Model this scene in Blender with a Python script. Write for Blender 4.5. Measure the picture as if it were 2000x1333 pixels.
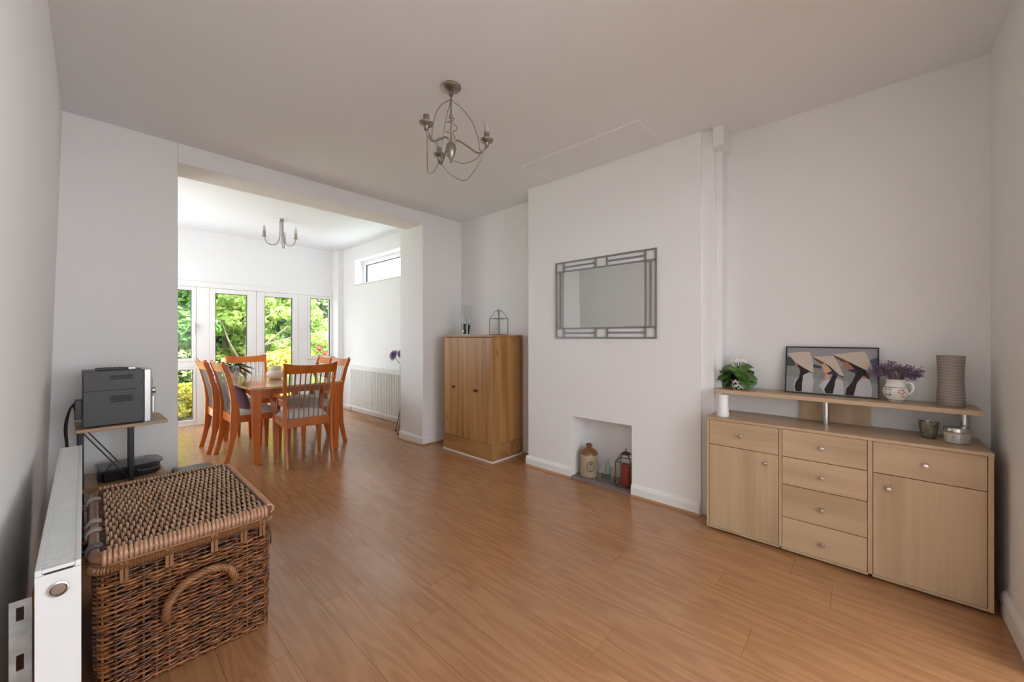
import bpy, math, random
import numpy as np
from mathutils import Vector, Matrix
random.seed(7)
rng = np.random.default_rng(11)
PI = math.pi
sc = bpy.context.scene
for o in list(bpy.data.objects):
    bpy.data.objects.remove(o)
col = sc.collection

# ------------------------------------------------------------------ camera, sky, sun, exposure
YAW = math.radians(47.442)
cam = bpy.data.objects.new('camera', bpy.data.cameras.new('camera'))
col.objects.link(cam)
cam.location = (0, 0, 1.22)
cam.rotation_euler = (PI / 2, 0, -YAW)
cam.data.sensor_width = 36
cam.data.lens = 36 * 752 / 2000
cam.data.shift_y = -8.5 / 2000
cam.data.clip_start = 0.01
sc.camera = cam

w = bpy.data.worlds.new('sky')
sc.world = w
w.use_nodes = True
w.node_tree.nodes['Background'].inputs[0].default_value = (0.86, 0.93, 1.0, 1)
w.node_tree.nodes['Background'].inputs[1].default_value = 10.0


def light(name, kind, loc, direction, energy, color=(1, 1, 1), size=None):
    d = bpy.data.lights.new(name, kind)
    d.energy = energy
    d.color = color
    if size:
        d.shape = 'RECTANGLE'
        d.size, d.size_y = size
    o = bpy.data.objects.new(name, d)
    col.objects.link(o)
    o.location = loc
    o.rotation_euler = Vector(direction).to_track_quat('-Z', 'Y').to_euler()
    return o


s = light('sun', 'SUN', (0, -5, 10), (0.3, 0.38, -0.9), 24.0, (1, 0.95, 0.86))
s.data.angle = math.radians(1.5)
# added area fill, standing in for unseen daylight from behind the camera
light('front_fill_light', 'AREA', (0.65, -3.42, 1.5), (0, 1, 0.22), 22, (0.93, 0.965, 1.0), (1.8, 1.5))
# second added fill, from the side, to brighten the left wall
light('front_side_fill_light', 'AREA', (3.06, -2.0, 1.5), (-1, 0.35, 0.12), 80, (0.93, 0.965, 1.0), (2.0, 1.5))
sc.view_settings.view_transform = 'Standard'
sc.view_settings.look = 'None'
sc.view_settings.exposure = -0.33
sc.view_settings.gamma = 1
sc.view_settings.use_curve_mapping = False
sc.cycles.use_denoising = True
sc.cycles.max_bounces = 10
sc.cycles.diffuse_bounces = 6
sc.cycles.glossy_bounces = 4
sc.cycles.transmission_bounces = 8
sc.cycles.transparent_max_bounces = 12
sc.cycles.sample_clamp_indirect = 6
sc.cycles.caustics_reflective = False
sc.cycles.caustics_refractive = False


# ------------------------------------------------------------------ mesh helpers
class MB:
    def __init__(self):
        self.v, self.f, self.m = [], [], []

    def add(self, vs, fs, mi=0, M=None):
        b = len(self.v)
        if M is not None:
            vs = [tuple(M @ Vector(p)) for p in vs]
        self.v += [tuple(p) for p in vs]
        self.f += [tuple(b + i for i in f) for f in fs]
        self.m += [mi] * len(fs)
        return self

    def box(self, x0, x1, y0, y1, z0, z1, mi=0, M=None):
        vs = [(x, y, z) for x in (x0, x1) for y in (y0, y1) for z in (z0, z1)]
        fs = [(0, 1, 3, 2), (4, 6, 7, 5), (0, 4, 5, 1), (2, 3, 7, 6), (0, 2, 6, 4), (1, 5, 7, 3)]
        return self.add(vs, fs, mi, M)

    def bar(self, a, b, wx, wy, up=(0, 0, 1), mi=0):
        a, b = Vector(a), Vector(b)
        d = (b - a).normalized()
        s = d.cross(Vector(up))
        if s.length < 1e-4:
            s = d.cross(Vector((0, 1, 0)))
        s.normalize()
        u = s.cross(d)
        vs = [p + s * i * wx / 2 + u * j * wy / 2 for p in (a, b) for i, j in ((-1, -1), (1, -1), (1, 1), (-1, 1))]
        return self.add(vs, [(3, 2, 1, 0), (4, 5, 6, 7), (0, 1, 5, 4), (1, 2, 6, 5), (2, 3, 7, 6), (3, 0, 4, 7)], mi)

    def tube(self, pts, r, n=8, closed=False, mi=0, flat=1.0):
        pts = [Vector(p) for p in pts]
        k = len(pts)
        rs = r if isinstance(r, (list, tuple)) else [r] * k
        vs = []
        nrm = None
        for i, p in enumerate(pts):
            a = pts[(i - 1) % k] if (closed or i > 0) else p
            c = pts[(i + 1) % k] if (closed or i < k - 1) else p
            t = (c - a)
            t = t.normalized() if t.length > 1e-9 else Vector((0, 0, 1))
            if nrm is None:
                nrm = t.cross(Vector((0, 0, 1)))
                if nrm.length < 1e-3:
                    nrm = t.cross(Vector((1, 0, 0)))
            nrm = nrm - t * nrm.dot(t)
            nrm.normalize()
            b = t.cross(nrm)
            for j in range(n):
                q = 2 * PI * j / n
                vs.append(p + nrm * math.cos(q) * rs[i] + b * math.sin(q) * rs[i] * flat)
        fs = []
        for i in range(k if closed else k - 1):
            i2 = (i + 1) % k
            for j in range(n):
                j2 = (j + 1) % n
                fs.append((i * n + j, i * n + j2, i2 * n + j2, i2 * n + j))
        if not closed:
            fs.append(tuple(reversed(range(n))))
            fs.append(tuple((k - 1) * n + j for j in range(n)))
        return self.add(vs, fs, mi)

    def lathe(self, prof, n=24, c=(0, 0, 0), mi=0, sx=1.0, sy=1.0, cap=True):
        vs = [(c[0] + r * sx * math.cos(2 * PI * j / n), c[1] + r * sy * math.sin(2 * PI * j / n), c[2] + z) for r, z in prof for j in range(n)]
        fs = []
        for i in range(len(prof) - 1):
            for j in range(n):
                j2 = (j + 1) % n
                fs.append((i * n + j, i * n + j2, (i + 1) * n + j2, (i + 1) * n + j))
        if cap:
            fs.append(tuple(reversed(range(n))))
            fs.append(tuple((len(prof) - 1) * n + j for j in range(n)))
        return self.add(vs, fs, mi)

    def prism(self, poly, h0, h1, axis='z', mi=0, M=None):
        """poly is counter-clockwise 2-D; axis says which coordinate runs from h0 to h1"""
        k = len(poly)

        def P(a, b, h):
            return {'z': (a, b, h), 'x': (h, a, b), 'y': (b, h, a)}[axis]
        vs = [P(a, b, h0) for a, b in poly] + [P(a, b, h1) for a, b in poly]
        fs = [tuple(reversed(range(k))), tuple(range(k, 2 * k))]
        fs += [(i, (i + 1) % k, k + (i + 1) % k, k + i) for i in range(k)]
        return self.add(vs, fs, mi, M)

    def ball(self, c, r, n=12, m=8, mi=0):
        rx, ry, rz = r if isinstance(r, (list, tuple)) else (r, r, r)
        prof = [(math.sin(PI * i / m), -math.cos(PI * i / m)) for i in range(m + 1)]
        prof[0] = (0.02, -1)
        prof[-1] = (0.02, 1)
        vs = [(c[0] + a * rx * math.cos(2 * PI * j / n), c[1] + a * ry * math.sin(2 * PI * j / n), c[2] + z * rz) for a, z in prof for j in range(n)]
        fs = [(i * n + j, i * n + (j + 1) % n, (i + 1) * n + (j + 1) % n, (i + 1) * n + j) for i in range(m) for j in range(n)]
        fs += [tuple(reversed(range(n))), tuple(m * n + j for j in range(n))]
        return self.add(vs, fs, mi)

    def mesh(self, name, mats, smooth=None):
        me = bpy.data.meshes.new(name)
        me.from_pydata(self.v, [], self.f)
        for m in (mats if isinstance(mats, (list, tuple)) else [mats]):
            me.materials.append(m)
        if any(self.m):
            me.polygons.foreach_set('material_index', self.m)
        if smooth is not None:
            me.polygons.foreach_set('use_smooth', [True] * len(me.polygons))
            me.set_sharp_from_angle(angle=math.radians(smooth))
        me.update()
        return me

    def build(self, name, mats, parent=None, smooth=None, bevel=None, loc=None, segs=2):
        return obj(name, self.mesh(name, mats, smooth), parent, bevel, loc, segs)


def obj(name, me, parent=None, bevel=None, loc=None, segs=2):
    o = bpy.data.objects.new(name, me)
    col.objects.link(o)
    if parent is not None:
        o.parent = parent
    if loc is not None:
        o.location = loc
    if bevel:
        b = o.modifiers.new('bevel', 'BEVEL')
        b.width = bevel
        b.segments = segs
        b.limit_method = 'ANGLE'
        b.angle_limit = math.radians(40)
        b.harden_normals = False
    return o


def tag(o, label=None, cat=None, group=None, kind=None):
    for k, v in (('label', label), ('category', cat), ('group', group), ('kind', kind)):
        if v:
            o[k] = v
    return o


def thing(name, label, cat, loc=(0, 0, 0), rz=0.0, group=None):
    o = bpy.data.objects.new(name, None)
    o.empty_display_size = 0.05
    col.objects.link(o)
    o.location = loc
    o.rotation_euler = (0, 0, rz)
    return tag(o, label, cat, group)


def struct(o, label=None):
    return tag(o, label, None, None, 'structure')


def copy_tree(o, parent=None):
    c = o.copy()
    col.objects.link(c)
    c.parent = parent
    for ch in [x for x in bpy.data.objects if x.parent == o]:
        copy_tree(ch, c)
    return c


def B(name, mat, parent, x0, x1, y0, y1, z0, z1, bevel=None, smooth=None):
    return MB().box(x0, x1, y0, y1, z0, z1).build(name, mat, parent, smooth, bevel)


# ------------------------------------------------------------------ materials
def nt(name):
    m = bpy.data.materials.new(name)
    m.use_nodes = True
    t = m.node_tree
    return m, t, t.nodes['Principled BSDF']


def N(t, kind, **kw):
    n = t.nodes.new(kind)
    for k, v in kw.items():
        setattr(n, k, v)
    return n


def flat(name, c, rough=0.5, metal=0.0, spec=0.5, bump=0.0, bscale=200, var=0.0, vscale=6, trans=0.0, alpha=1.0, ior=1.45, coat=0.0, sheen=0.0):
    m, t, b = nt(name)
    b.inputs['Base Color'].default_value = (*c, 1)
    b.inputs['Roughness'].default_value = rough
    b.inputs['Metallic'].default_value = metal
    b.inputs['Specular IOR Level'].default_value = spec
    b.inputs['Transmission Weight'].default_value = trans
    b.inputs['Alpha'].default_value = alpha
    b.inputs['IOR'].default_value = ior
    b.inputs['Coat Weight'].default_value = coat
    b.inputs['Sheen Weight'].default_value = sheen
    if bump or var:
        tc = N(t, 'ShaderNodeTexCoord')
    if bump:
        n = N(t, 'ShaderNodeTexNoise')
        n.inputs['Scale'].default_value = bscale
        n.inputs['Detail'].default_value = 3
        bp = N(t, 'ShaderNodeBump')
        bp.inputs['Strength'].default_value = bump
        bp.inputs['Distance'].default_value = 0.002
        t.links.new(tc.outputs['Object'], n.inputs['Vector'])
        t.links.new(n.outputs['Fac'], bp.inputs['Height'])
        t.links.new(bp.outputs['Normal'], b.inputs['Normal'])
    if var:
        n = N(t, 'ShaderNodeTexNoise')
        n.inputs['Scale'].default_value = vscale
        n.inputs['Detail'].default_value = 4
        r = N(t, 'ShaderNodeValToRGB')
        r.color_ramp.elements[0].color = (*[x * (1 - var) for x in c], 1)
        r.color_ramp.elements[1].color = (*[min(1, x * (1 + var)) for x in c], 1)
        r.color_ramp.elements[0].position = 0.3
        r.color_ramp.elements[1].position = 0.7
        t.links.new(tc.outputs['Object'], n.inputs['Vector'])
        t.links.new(n.outputs['Fac'], r.inputs['Fac'])
        t.links.new(r.outputs['Color'], b.inputs['Base Color'])
    return m


def wood(name, dark, light_, axis='y', s=1.0, rough=0.35, contour=26, cmix=0.5, coat=0.0, rand=0.12, knots=0.0, stretch=0.09, bump=0.05):
    """grain that runs along one axis; every object gets its own cut of the timber"""
    m, t, b = nt(name)
    L = t.links.new
    tc = N(t, 'ShaderNodeTexCoord')
    oi = N(t, 'ShaderNodeObjectInfo')
    mul = N(t, 'ShaderNodeVectorMath', operation='SCALE')
    cmb = N(t, 'ShaderNodeCombineXYZ')
    for k, f in (('X', 37.0), ('Y', 53.0), ('Z', 29.0)):
        mm = N(t, 'ShaderNodeMath', operation='MULTIPLY')
        mm.inputs[1].default_value = f
        L(oi.outputs['Random'], mm.inputs[0])
        L(mm.outputs[0], cmb.inputs[k])
    add = N(t, 'ShaderNodeVectorMath', operation='ADD')
    L(tc.outputs['Object'], add.inputs[0])
    L(cmb.outputs[0], add.inputs[1])
    i = 'xyz'.index(axis)

    def scaled(k, st):
        mp = N(t, 'ShaderNodeVectorMath', operation='MULTIPLY')
        v = [k, k, k]
        v[i] = k * st
        mp.inputs[1].default_value = v
        L(add.outputs[0], mp.inputs[0])
        return mp.outputs[0]
    n1 = N(t, 'ShaderNodeTexNoise')
    n1.inputs['Scale'].default_value = 1
    n1.inputs['Detail'].default_value = 1.5
    n1.inputs['Roughness'].default_value = 0.4
    L(scaled(6.5 * s, stretch), n1.inputs['Vector'])
    ml = N(t, 'ShaderNodeMath', operation='MULTIPLY')
    ml.inputs[1].default_value = contour
    L(n1.outputs['Fac'], ml.inputs[0])
    sn = N(t, 'ShaderNodeMath', operation='SINE')
    L(ml.outputs[0], sn.inputs[0])
    n2 = N(t, 'ShaderNodeTexNoise')
    n2.inputs['Scale'].default_value = 1
    n2.inputs['Detail'].default_value = 5
    n2.inputs['Roughness'].default_value = 0.65
    L(scaled(60 * s, 0.03), n2.inputs['Vector'])
    mr = N(t, 'ShaderNodeMapRange')
    mr.inputs['From Min'].default_value = -1
    mr.inputs['From Max'].default_value = 1
    L(sn.outputs[0], mr.inputs['Value'])
    mx = N(t, 'ShaderNodeMix')
    mx.inputs['Factor'].default_value = cmix
    L(n2.outputs['Fac'], mx.inputs['A'])
    L(mr.outputs[0], mx.inputs['B'])
    r = N(t, 'ShaderNodeValToRGB')
    r.color_ramp.elements[0].color = (*dark, 1)
    r.color_ramp.elements[1].color = (*light_, 1)
    r.color_ramp.elements[0].position = 0.22
    r.color_ramp.elements[1].position = 0.68
    L(mx.outputs['Result'], r.inputs['Fac'])
    out = r.outputs['Color']
    if knots:
        vo = N(t, 'ShaderNodeTexVoronoi')
        vo.inputs['Scale'].default_value = 1
        L(scaled(5.5, 0.55), vo.inputs['Vector'])
        kr = N(t, 'ShaderNodeMapRange')
        kr.inputs['From Min'].default_value = 0.05
        kr.inputs['From Max'].default_value = 0.15
        kr.inputs['To Min'].default_value = knots
        kr.inputs['To Max'].default_value = 0
        L(vo.outputs['Distance'], kr.inputs['Value'])
        km = N(t, 'ShaderNodeMix', data_type='RGBA')
        km.inputs[7].default_value = (dark[0] * 0.45, dark[1] * 0.35, dark[2] * 0.3, 1)
        L(kr.outputs[0], km.inputs[0])
        L(out, km.inputs[6])
        out = km.outputs[2]
    if rand:
        hs = N(t, 'ShaderNodeHueSaturation')
        rr = N(t, 'ShaderNodeMapRange')
        rr.inputs['To Min'].default_value = 1 - rand
        rr.inputs['To Max'].default_value = 1 + rand
        L(oi.outputs['Random'], rr.inputs['Value'])
        L(rr.outputs[0], hs.inputs['Value'])
        L(out, hs.inputs['Color'])
        out = hs.outputs['Color']
    L(out, b.inputs['Base Color'])
    b.inputs['Roughness'].default_value = rough
    b.inputs['Coat Weight'].default_value = coat
    b.inputs['Coat Roughness'].default_value = 0.12
    if bump:
        bp = N(t, 'ShaderNodeBump')
        bp.inputs['Strength'].default_value = bump
        bp.inputs['Distance'].default_value = 0.001
        L(n2.outputs['Fac'], bp.inputs['Height'])
        L(bp.outputs['Normal'], b.inputs['Normal'])
    return m


def leafmat(name, cols, trans=0.35, rough=0.45):
    m, t, b = nt(name)
    L = t.links.new
    g = N(t, 'ShaderNodeNewGeometry')
    r = N(t, 'ShaderNodeValToRGB')
    e = r.color_ramp.elements
    while len(e) < len(cols):
        e.new(0.5)
    for i, c in enumerate(cols):
        e[i].position = i / max(1, len(cols) - 1)
        e[i].color = (*c, 1)
    L(g.outputs['Random Per Island'], r.inputs['Fac'])
    L(r.outputs['Color'], b.inputs['Base Color'])
    b.inputs['Roughness'].default_value = rough
    if trans:
        tr = N(t, 'ShaderNodeBsdfTranslucent')
        L(r.outputs['Color'], tr.inputs['Color'])
        mx = N(t, 'ShaderNodeMixShader')
        mx.inputs[0].default_value = trans
        out = t.nodes['Material Output']
        L(b.outputs[0], mx.inputs[1])
        L(tr.outputs[0], mx.inputs[2])
        L(mx.outputs[0], out.inputs[0])
    return m


def randcol(name, cols, rough=0.4, bump=0.0, coat=0.0, nscale=25):
    """colour picked per object plus mottling along the piece"""
    m, t, b = nt(name)
    L = t.links.new
    oi = N(t, 'ShaderNodeObjectInfo')
    tc = N(t, 'ShaderNodeTexCoord')
    n = N(t, 'ShaderNodeTexNoise')
    n.inputs['Scale'].default_value = nscale
    n.inputs['Detail'].default_value = 4
    L(tc.outputs['Object'], n.inputs['Vector'])
    ad = N(t, 'ShaderNodeMath', operation='ADD')
    L(oi.outputs['Random'], ad.inputs[0])
    L(n.outputs['Fac'], ad.inputs[1])
    mr = N(t, 'ShaderNodeMapRange')
    mr.inputs['From Min'].default_value = 0.25
    mr.inputs['From Max'].default_value = 1.55
    L(ad.outputs[0], mr.inputs['Value'])
    r = N(t, 'ShaderNodeValToRGB')
    e = r.color_ramp.elements
    while len(e) < len(cols):
        e.new(0.5)
    for i, c in enumerate(cols):
        e[i].position = i / max(1, len(cols) - 1)
        e[i].color = (*c, 1)
    L(mr.outputs[0], r.inputs['Fac'])
    L(r.outputs['Color'], b.inputs['Base Color'])
    b.inputs['Roughness'].default_value = rough
    b.inputs['Coat Weight'].default_value = coat
    return m


def glassmat(name, tint=(1, 1, 1), rough=0.0, opac=0.12):
    """thin glass sheet: mostly lets light straight through, with a mirror sheen"""
    m, t, b = nt(name)
    L = t.links.new
    tr = N(t, 'ShaderNodeBsdfTransparent')
    tr.inputs[0].default_value = (*tint, 1)
    gl = N(t, 'ShaderNodeBsdfGlossy')
    gl.inputs['Roughness'].default_value = rough
    lw = N(t, 'ShaderNodeLayerWeight')
    pw = N(t, 'ShaderNodeMath', operation='POWER')
    pw.inputs[1].default_value = 5
    fr = N(t, 'ShaderNodeMath', operation='MULTIPLY_ADD')
    fr.inputs[1].default_value = 0.7
    fr.inputs[2].default_value = 0.035
    L(lw.outputs['Facing'], pw.inputs[0])
    L(pw.outputs[0], fr.inputs[0])
    mx = N(t, 'ShaderNodeMixShader')
    L(fr.outputs[0], mx.inputs[0])
    L(tr.outputs[0], mx.inputs[1])
    L(gl.outputs[0], mx.inputs[2])
    L(mx.outputs[0], t.nodes['Material Output'].inputs[0])
    return m


M = {}
M['wall'] = flat('wall_paint', (0.84, 0.835, 0.83), 0.75, spec=0.25, bump=0.12, bscale=60)
M['ceil'] = flat('ceiling_paint', (0.82, 0.84, 0.86), 0.85, spec=0.2, bump=0.1, bscale=40)
M['trim'] = flat('gloss_paint', (0.82, 0.82, 0.81), 0.35)
M['upvc'] = flat('white_upvc', (0.84, 0.83, 0.82), 0.3)
M['gasket'] = flat('black_gasket', (0.03, 0.03, 0.035), 0.5)
M['glass'] = glassmat('window_glass', (0.97, 0.99, 0.98))
M['clear'] = glassmat('clear_glass', (0.93, 0.95, 0.94), 0.02)
M['floor'] = wood('laminate', (0.31, 0.142, 0.060), (0.43, 0.215, 0.099), 'y', 1.7, 0.22, 40, 0.23, coat=0.15, rand=0.04, stretch=0.12, bump=0.01)
M['bead'] = wood('beading', (0.34, 0.17, 0.08), (0.46, 0.25, 0.12), 'y', 1.0, 0.4)
M['slab'] = flat('underlay', (0.16, 0.09, 0.05), 0.8)
M['maple'] = wood('maple_laminate', (0.40, 0.27, 0.155), (0.53, 0.38, 0.235), 'z', 0.8, 0.42, 16, 0.35, rand=0.03, stretch=0.1, bump=0.02)
M['maple_h'] = wood('maple_laminate_horizontal', (0.40, 0.27, 0.155), (0.53, 0.38, 0.235), 'y', 0.8, 0.38, 16, 0.35, rand=0.03, stretch=0.1, bump=0.02)
M['pine'] = wood('waxed_pine', (0.29, 0.135, 0.042), (0.43, 0.225, 0.08), 'z', 1.0, 0.42, 20, 0.45, rand=0.08, knots=0.8, stretch=0.05)
M['pine_h'] = wood('waxed_pine_horizontal', (0.29, 0.135, 0.042), (0.43, 0.225, 0.08), 'y', 1.0, 0.42, 20, 0.45, rand=0.08, knots=0.8, stretch=0.05)
M['cherry'] = wood('cherry_stain', (0.38, 0.080, 0.007), (0.54, 0.135, 0.013), 'z', 1.0, 0.34, 14, 0.3, coat=0.12, rand=0.06, stretch=0.08, bump=0.0)
M['ttop'] = wood('table_veneer', (0.46, 0.21, 0.07), (0.60, 0.31, 0.115), 'y', 0.8, 0.12, 16, 0.4, coat=0.8, rand=0.0, stretch=0.1, bump=0.0)
M['oak'] = wood('oak_board', (0.30, 0.175, 0.085), (0.46, 0.29, 0.16), 'x', 1.2, 0.45, 18, 0.4, rand=0.05, stretch=0.06)
M['fabric'] = flat('cream_fabric', (0.62, 0.56, 0.49), 0.9, spec=0.15, bump=0.4, bscale=500, sheen=0.3)
M['lilac'] = flat('lilac_satin', (0.22, 0.15, 0.235), 0.5, bump=0.3, bscale=300, sheen=0.4)
M['spindle'] = flat('grey_metal_rod', (0.34, 0.33, 0.32), 0.35, 0.85)
M['black'] = flat('black_plastic', (0.012, 0.012, 0.013), 0.3)
M['blackm'] = flat('black_powder_coat', (0.02, 0.02, 0.022), 0.45)
M['grey'] = flat('grey_painted_steel', (0.075, 0.073, 0.075), 0.5, 0.3)
M['silver'] = flat('silver_plastic', (0.55, 0.55, 0.56), 0.28, 0.7)
M['chrome'] = flat('brushed_steel', (0.62, 0.6, 0.58), 0.25, 1.0)
M['nickel'] = flat('aged_nickel', (0.33, 0.30, 0.265), 0.36, 1.0)
M['pewter'] = flat('pewter_paint', (0.27, 0.265, 0.26), 0.4, 0.5)
M['mirror'] = flat('mirror_silver', (0.86, 0.89, 0.87), 0.0, 1.0)
M['white'] = flat('white_enamel', (0.82, 0.82, 0.81), 0.32)
M['ceramic'] = flat('white_ceramic', (0.78, 0.77, 0.74), 0.2, coat=0.5)
M['porcelain'] = flat('cream_stoneware', (0.66, 0.6, 0.53), 0.4)
M['galv'] = flat('galvanised_steel', (0.30, 0.29, 0.275), 0.5, 0.6, var=0.2, vscale=30)
M['dark'] = flat('dark_void', (0.02, 0.014, 0.01), 0.9)
M['soil'] = flat('potting_soil', (0.05, 0.03, 0.02), 0.95, bump=0.8, bscale=80)


# ------------------------------------------------------------------ room shell
CZ = 2.62      # main ceiling
EZ = 2.69      # extension ceiling
YB0, YB1 = 3.66, 4.13
Y2 = 6.80
XE = 2.90

fl = MB().box(-0.6, 3.4, -3.6, 6.95, -0.12, -0.014).build('floor', M['slab'])
struct(fl, 'orange brown laminate plank floor through room and extension')
PW, PL = 0.192, 1.285
plank_me = MB().box(0.0005, PW - 0.0005, 0.0005, PL - 0.0005, -0.014, 0).mesh('plank', M['floor'])
row = 0
x = -0.255
while x < 3.06:
    y = -1.0 - [0.0, 0.62, 0.27, 0.95, 0.44, 0.8, 0.13][row % 7] * PL
    while y < Y2:
        p = obj('plank', plank_me, fl, loc=(x, y, 0))
        over = y + PL - (Y2 - 0.004)
        if over > 0:
            p.scale = (1, (PL - over) / PL, 1)
        y += PL
    x += PW
    row += 1

ce = MB().box(-0.5, 3.35, -3.6, YB0 + 0.02, CZ, CZ + 0.2).build('ceiling', M['ceil'])
struct(ce, 'white plastered ceiling of the main room')
ce2 = MB().box(-0.6, 3.35, YB0 + 0.02, Y2 + 0.25, EZ, EZ + 0.13).build('ceiling', M['ceil'])
struct(ce2, 'white ceiling of the bright extension')

# left wall leans very slightly
wl = MB()
a, b_ = -0.195, -0.127
wl.add([(a, -3.6, 0), (a, YB0 + 0.02, 0), (b_, YB0 + 0.02, CZ), (b_, -3.6, CZ), (-0.4, -3.6, 0), (-0.4, YB0 + 0.02, 0), (-0.4, YB0 + 0.02, CZ), (-0.4, -3.6, CZ)],
       [(0, 1, 2, 3), (4, 7, 6, 5), (0, 3, 7, 4), (1, 5, 6, 2), (0, 4, 5, 1), (3, 2, 6, 7)])
struct(wl.build('wall_left', M['wall']), 'white wall behind the panel radiator')

wb = MB()
wb.box(-0.4, 0.417, YB0, YB1, 0, EZ)
wb.box(2.505, 3.3, YB0, YB1, 0, EZ)
wb.box(0.417, 2.505, YB0, 3.99, 2.482, EZ)
struct(wb.build('wall_back', M['wall'], bevel=0.006), 'white dividing wall with the wide opening to the dining area')

NY0, NY1, NZ = 1.322, 1.872, 0.535
wr = MB()
wr.box(3.0, 3.3, -0.47, 0.826, 0, CZ)          # alcove behind the sideboard
wr.box(3.06, 3.3, 2.36, YB0, 0, CZ)            # recess behind the cupboard
wr.box(2.80, 3.3, 0.826, NY0, 0, CZ)
wr.box(2.80, 3.3, NY1, 2.36, 0, CZ)
wr.box(2.80, 3.3, NY0, NY1, NZ, CZ)
wr.box(3.04, 3.3, NY0, NY1, 0, NZ)
struct(wr.build('wall_right', M['wall']), 'white wall with chimney breast, niche and two alcoves')
he = MB().box(2.785, 3.04, NY0 - 0.004, NY1 + 0.004, 0.0, 0.018).build('hearth_tile', flat('hearth_stone', (0.23, 0.17, 0.165), 0.4, var=0.35, vscale=60), bevel=0.003)
struct(he, 'mottled mauve hearth tile on the niche floor')

wf = MB()
wf.box(2.25, 3.3, -0.6, -0.455, 0, CZ)
wf.box(-0.4, 2.25, -0.6, -0.455, 2.1, CZ)
struct(wf.build('wall_front', M['wall']), 'white wall beside the sideboard')
# the front room behind the camera; window holes made up for the fill lights
wq = MB()
wq.box(-0.4, -0.28, -3.7, -3.5, 0, CZ).box(1.58, 3.3, -3.7, -3.5, 0, CZ).box(-0.28, 1.58, -3.7, -3.5, 0, 0.72).box(-0.28, 1.58, -3.7, -3.5, 2.28, CZ)
wq.box(3.1, 3.3, -3.5, -3.1, 0, CZ).box(3.1, 3.3, -0.9, -0.6, 0, CZ).box(3.1, 3.3, -3.1, -0.9, 0, 0.7).box(3.1, 3.3, -3.1, -0.9, 2.3, CZ)
struct(wq.build('wall_front_room', M['wall']), 'white walls of the front room')

# extension walls
we = MB()
we.box(XE, 3.14, YB1, 6.15, 0, 2.065).box(XE, 3.14, YB1, 6.15, 2.465, EZ).box(XE, 3.14, 6.15, Y2 + 0.2, 0, EZ).box(XE, 3.14, YB1, 4.4, 2.065, 2.465)
struct(we.build('wall_extension_right', M['wall']), 'white side wall with a high strip window')
wx = MB()
wx.box(-0.45, -0.25, YB1, 4.85, 0, EZ).box(-0.45, -0.25, 6.3, Y2 + 0.2, 0, EZ).box(-0.45, -0.25, 4.85, 6.3, 0, 0.85).box(-0.45, -0.25, 4.85, 6.3, 2.15, EZ)  # unseen side opening, added so skylight brightens the extension
struct(wx.build('wall_extension_left', M['wall']), 'white side wall of the extension with an added opening for skylight')
wn = MB()
wn.box(-0.45, 3.14, Y2, Y2 + 0.2, 1.985, EZ)
wn.box(-0.45, 0.02, Y2, Y2 + 0.2, 0, 1.985)
wn.box(2.815, XE, Y2, Y2 + 0.2, 0, 1.985)
wn.box(2.40, 2.815, Y2 + 0.02, Y2 + 0.1, 0, 0.845)
struct(wn.build('wall_extension_end', M['wall']), 'white end wall above the garden doors')

# white glazing frame: head, posts, transom, sill
tr = MB()
yf0, yf1 = Y2 - 0.02, Y2 + 0.09
head = MB().box(0.02, 2.875, yf0 - 0.012, yf1, 1.905, 1.985).build('trim_1', M['upvc'], bevel=0.006)
struct(head, 'white head rail over the garden doors and windows')
for x0, x1 in ((0.02, 0.09), (0.964, 1.108), (2.258, 2.398), (2.815, 2.875)):
    B('post', M['upvc'], head, x0, x1, yf0, yf1, 0.0, 1.905, 0.004)
B('transom', M['upvc'], head, 0.09, 0.964, yf0, yf1, 0.80, 0.875, 0.004)
B('sill', M['upvc'], head, 0.09, 0.964, yf0, yf1, 0.0, 0.055, 0.004)
B('threshold', M['upvc'], head, 1.108, 2.258, yf0 + 0.01, yf1, 0.0, 0.03, 0.004)
B('panel', M['upvc'], head, 2.398, 2.815, yf0 + 0.01, yf1, 0.0, 0.845, 0.004)


def glazed(name, label, x0, x1, z0, z1, fw, y=Y2, gx=None, d=0.05, yoff=-0.026):
    """an opening casement: four frame bars, gasket and pane"""
    r = thing(name, None, None, (0, y, 0))
    struct(r, label)
    gx0, gx1 = (x0 + fw, x1 - fw) if gx is None else gx
    gz0, gz1 = z0 + fw * (3.0 if name.startswith('door') else 1), z1 - fw
    f = MB()
    f.box(x0, gx0, yoff, yoff + d, z0, z1).box(gx1, x1, yoff, yoff + d, z0, z1)
    f.box(gx0, gx1, yoff, yoff + d, z0, gz0).box(gx0, gx1, yoff, yoff + d, gz1, z1)
    f.build('frame', M['upvc'], r, bevel=0.005)
    g = 0.006
    k = MB()
    k.box(gx0, gx0 + g, yoff + .008, yoff + d - .004, gz0, gz1).box(gx1 - g, gx1, yoff + .008, yoff + d - .004, gz0, gz1)
    k.box(gx0, gx1, yoff + .008, yoff + d - .004, gz0, gz0 + g).box(gx0, gx1, yoff + .008, yoff + d - .004, gz1 - g, gz1)
    k.build('gasket', M['gasket'], r)
    B('pane', M['glass'], r, gx0, gx1, 0.0, 0.006, gz0, gz1)
    return r


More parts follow.
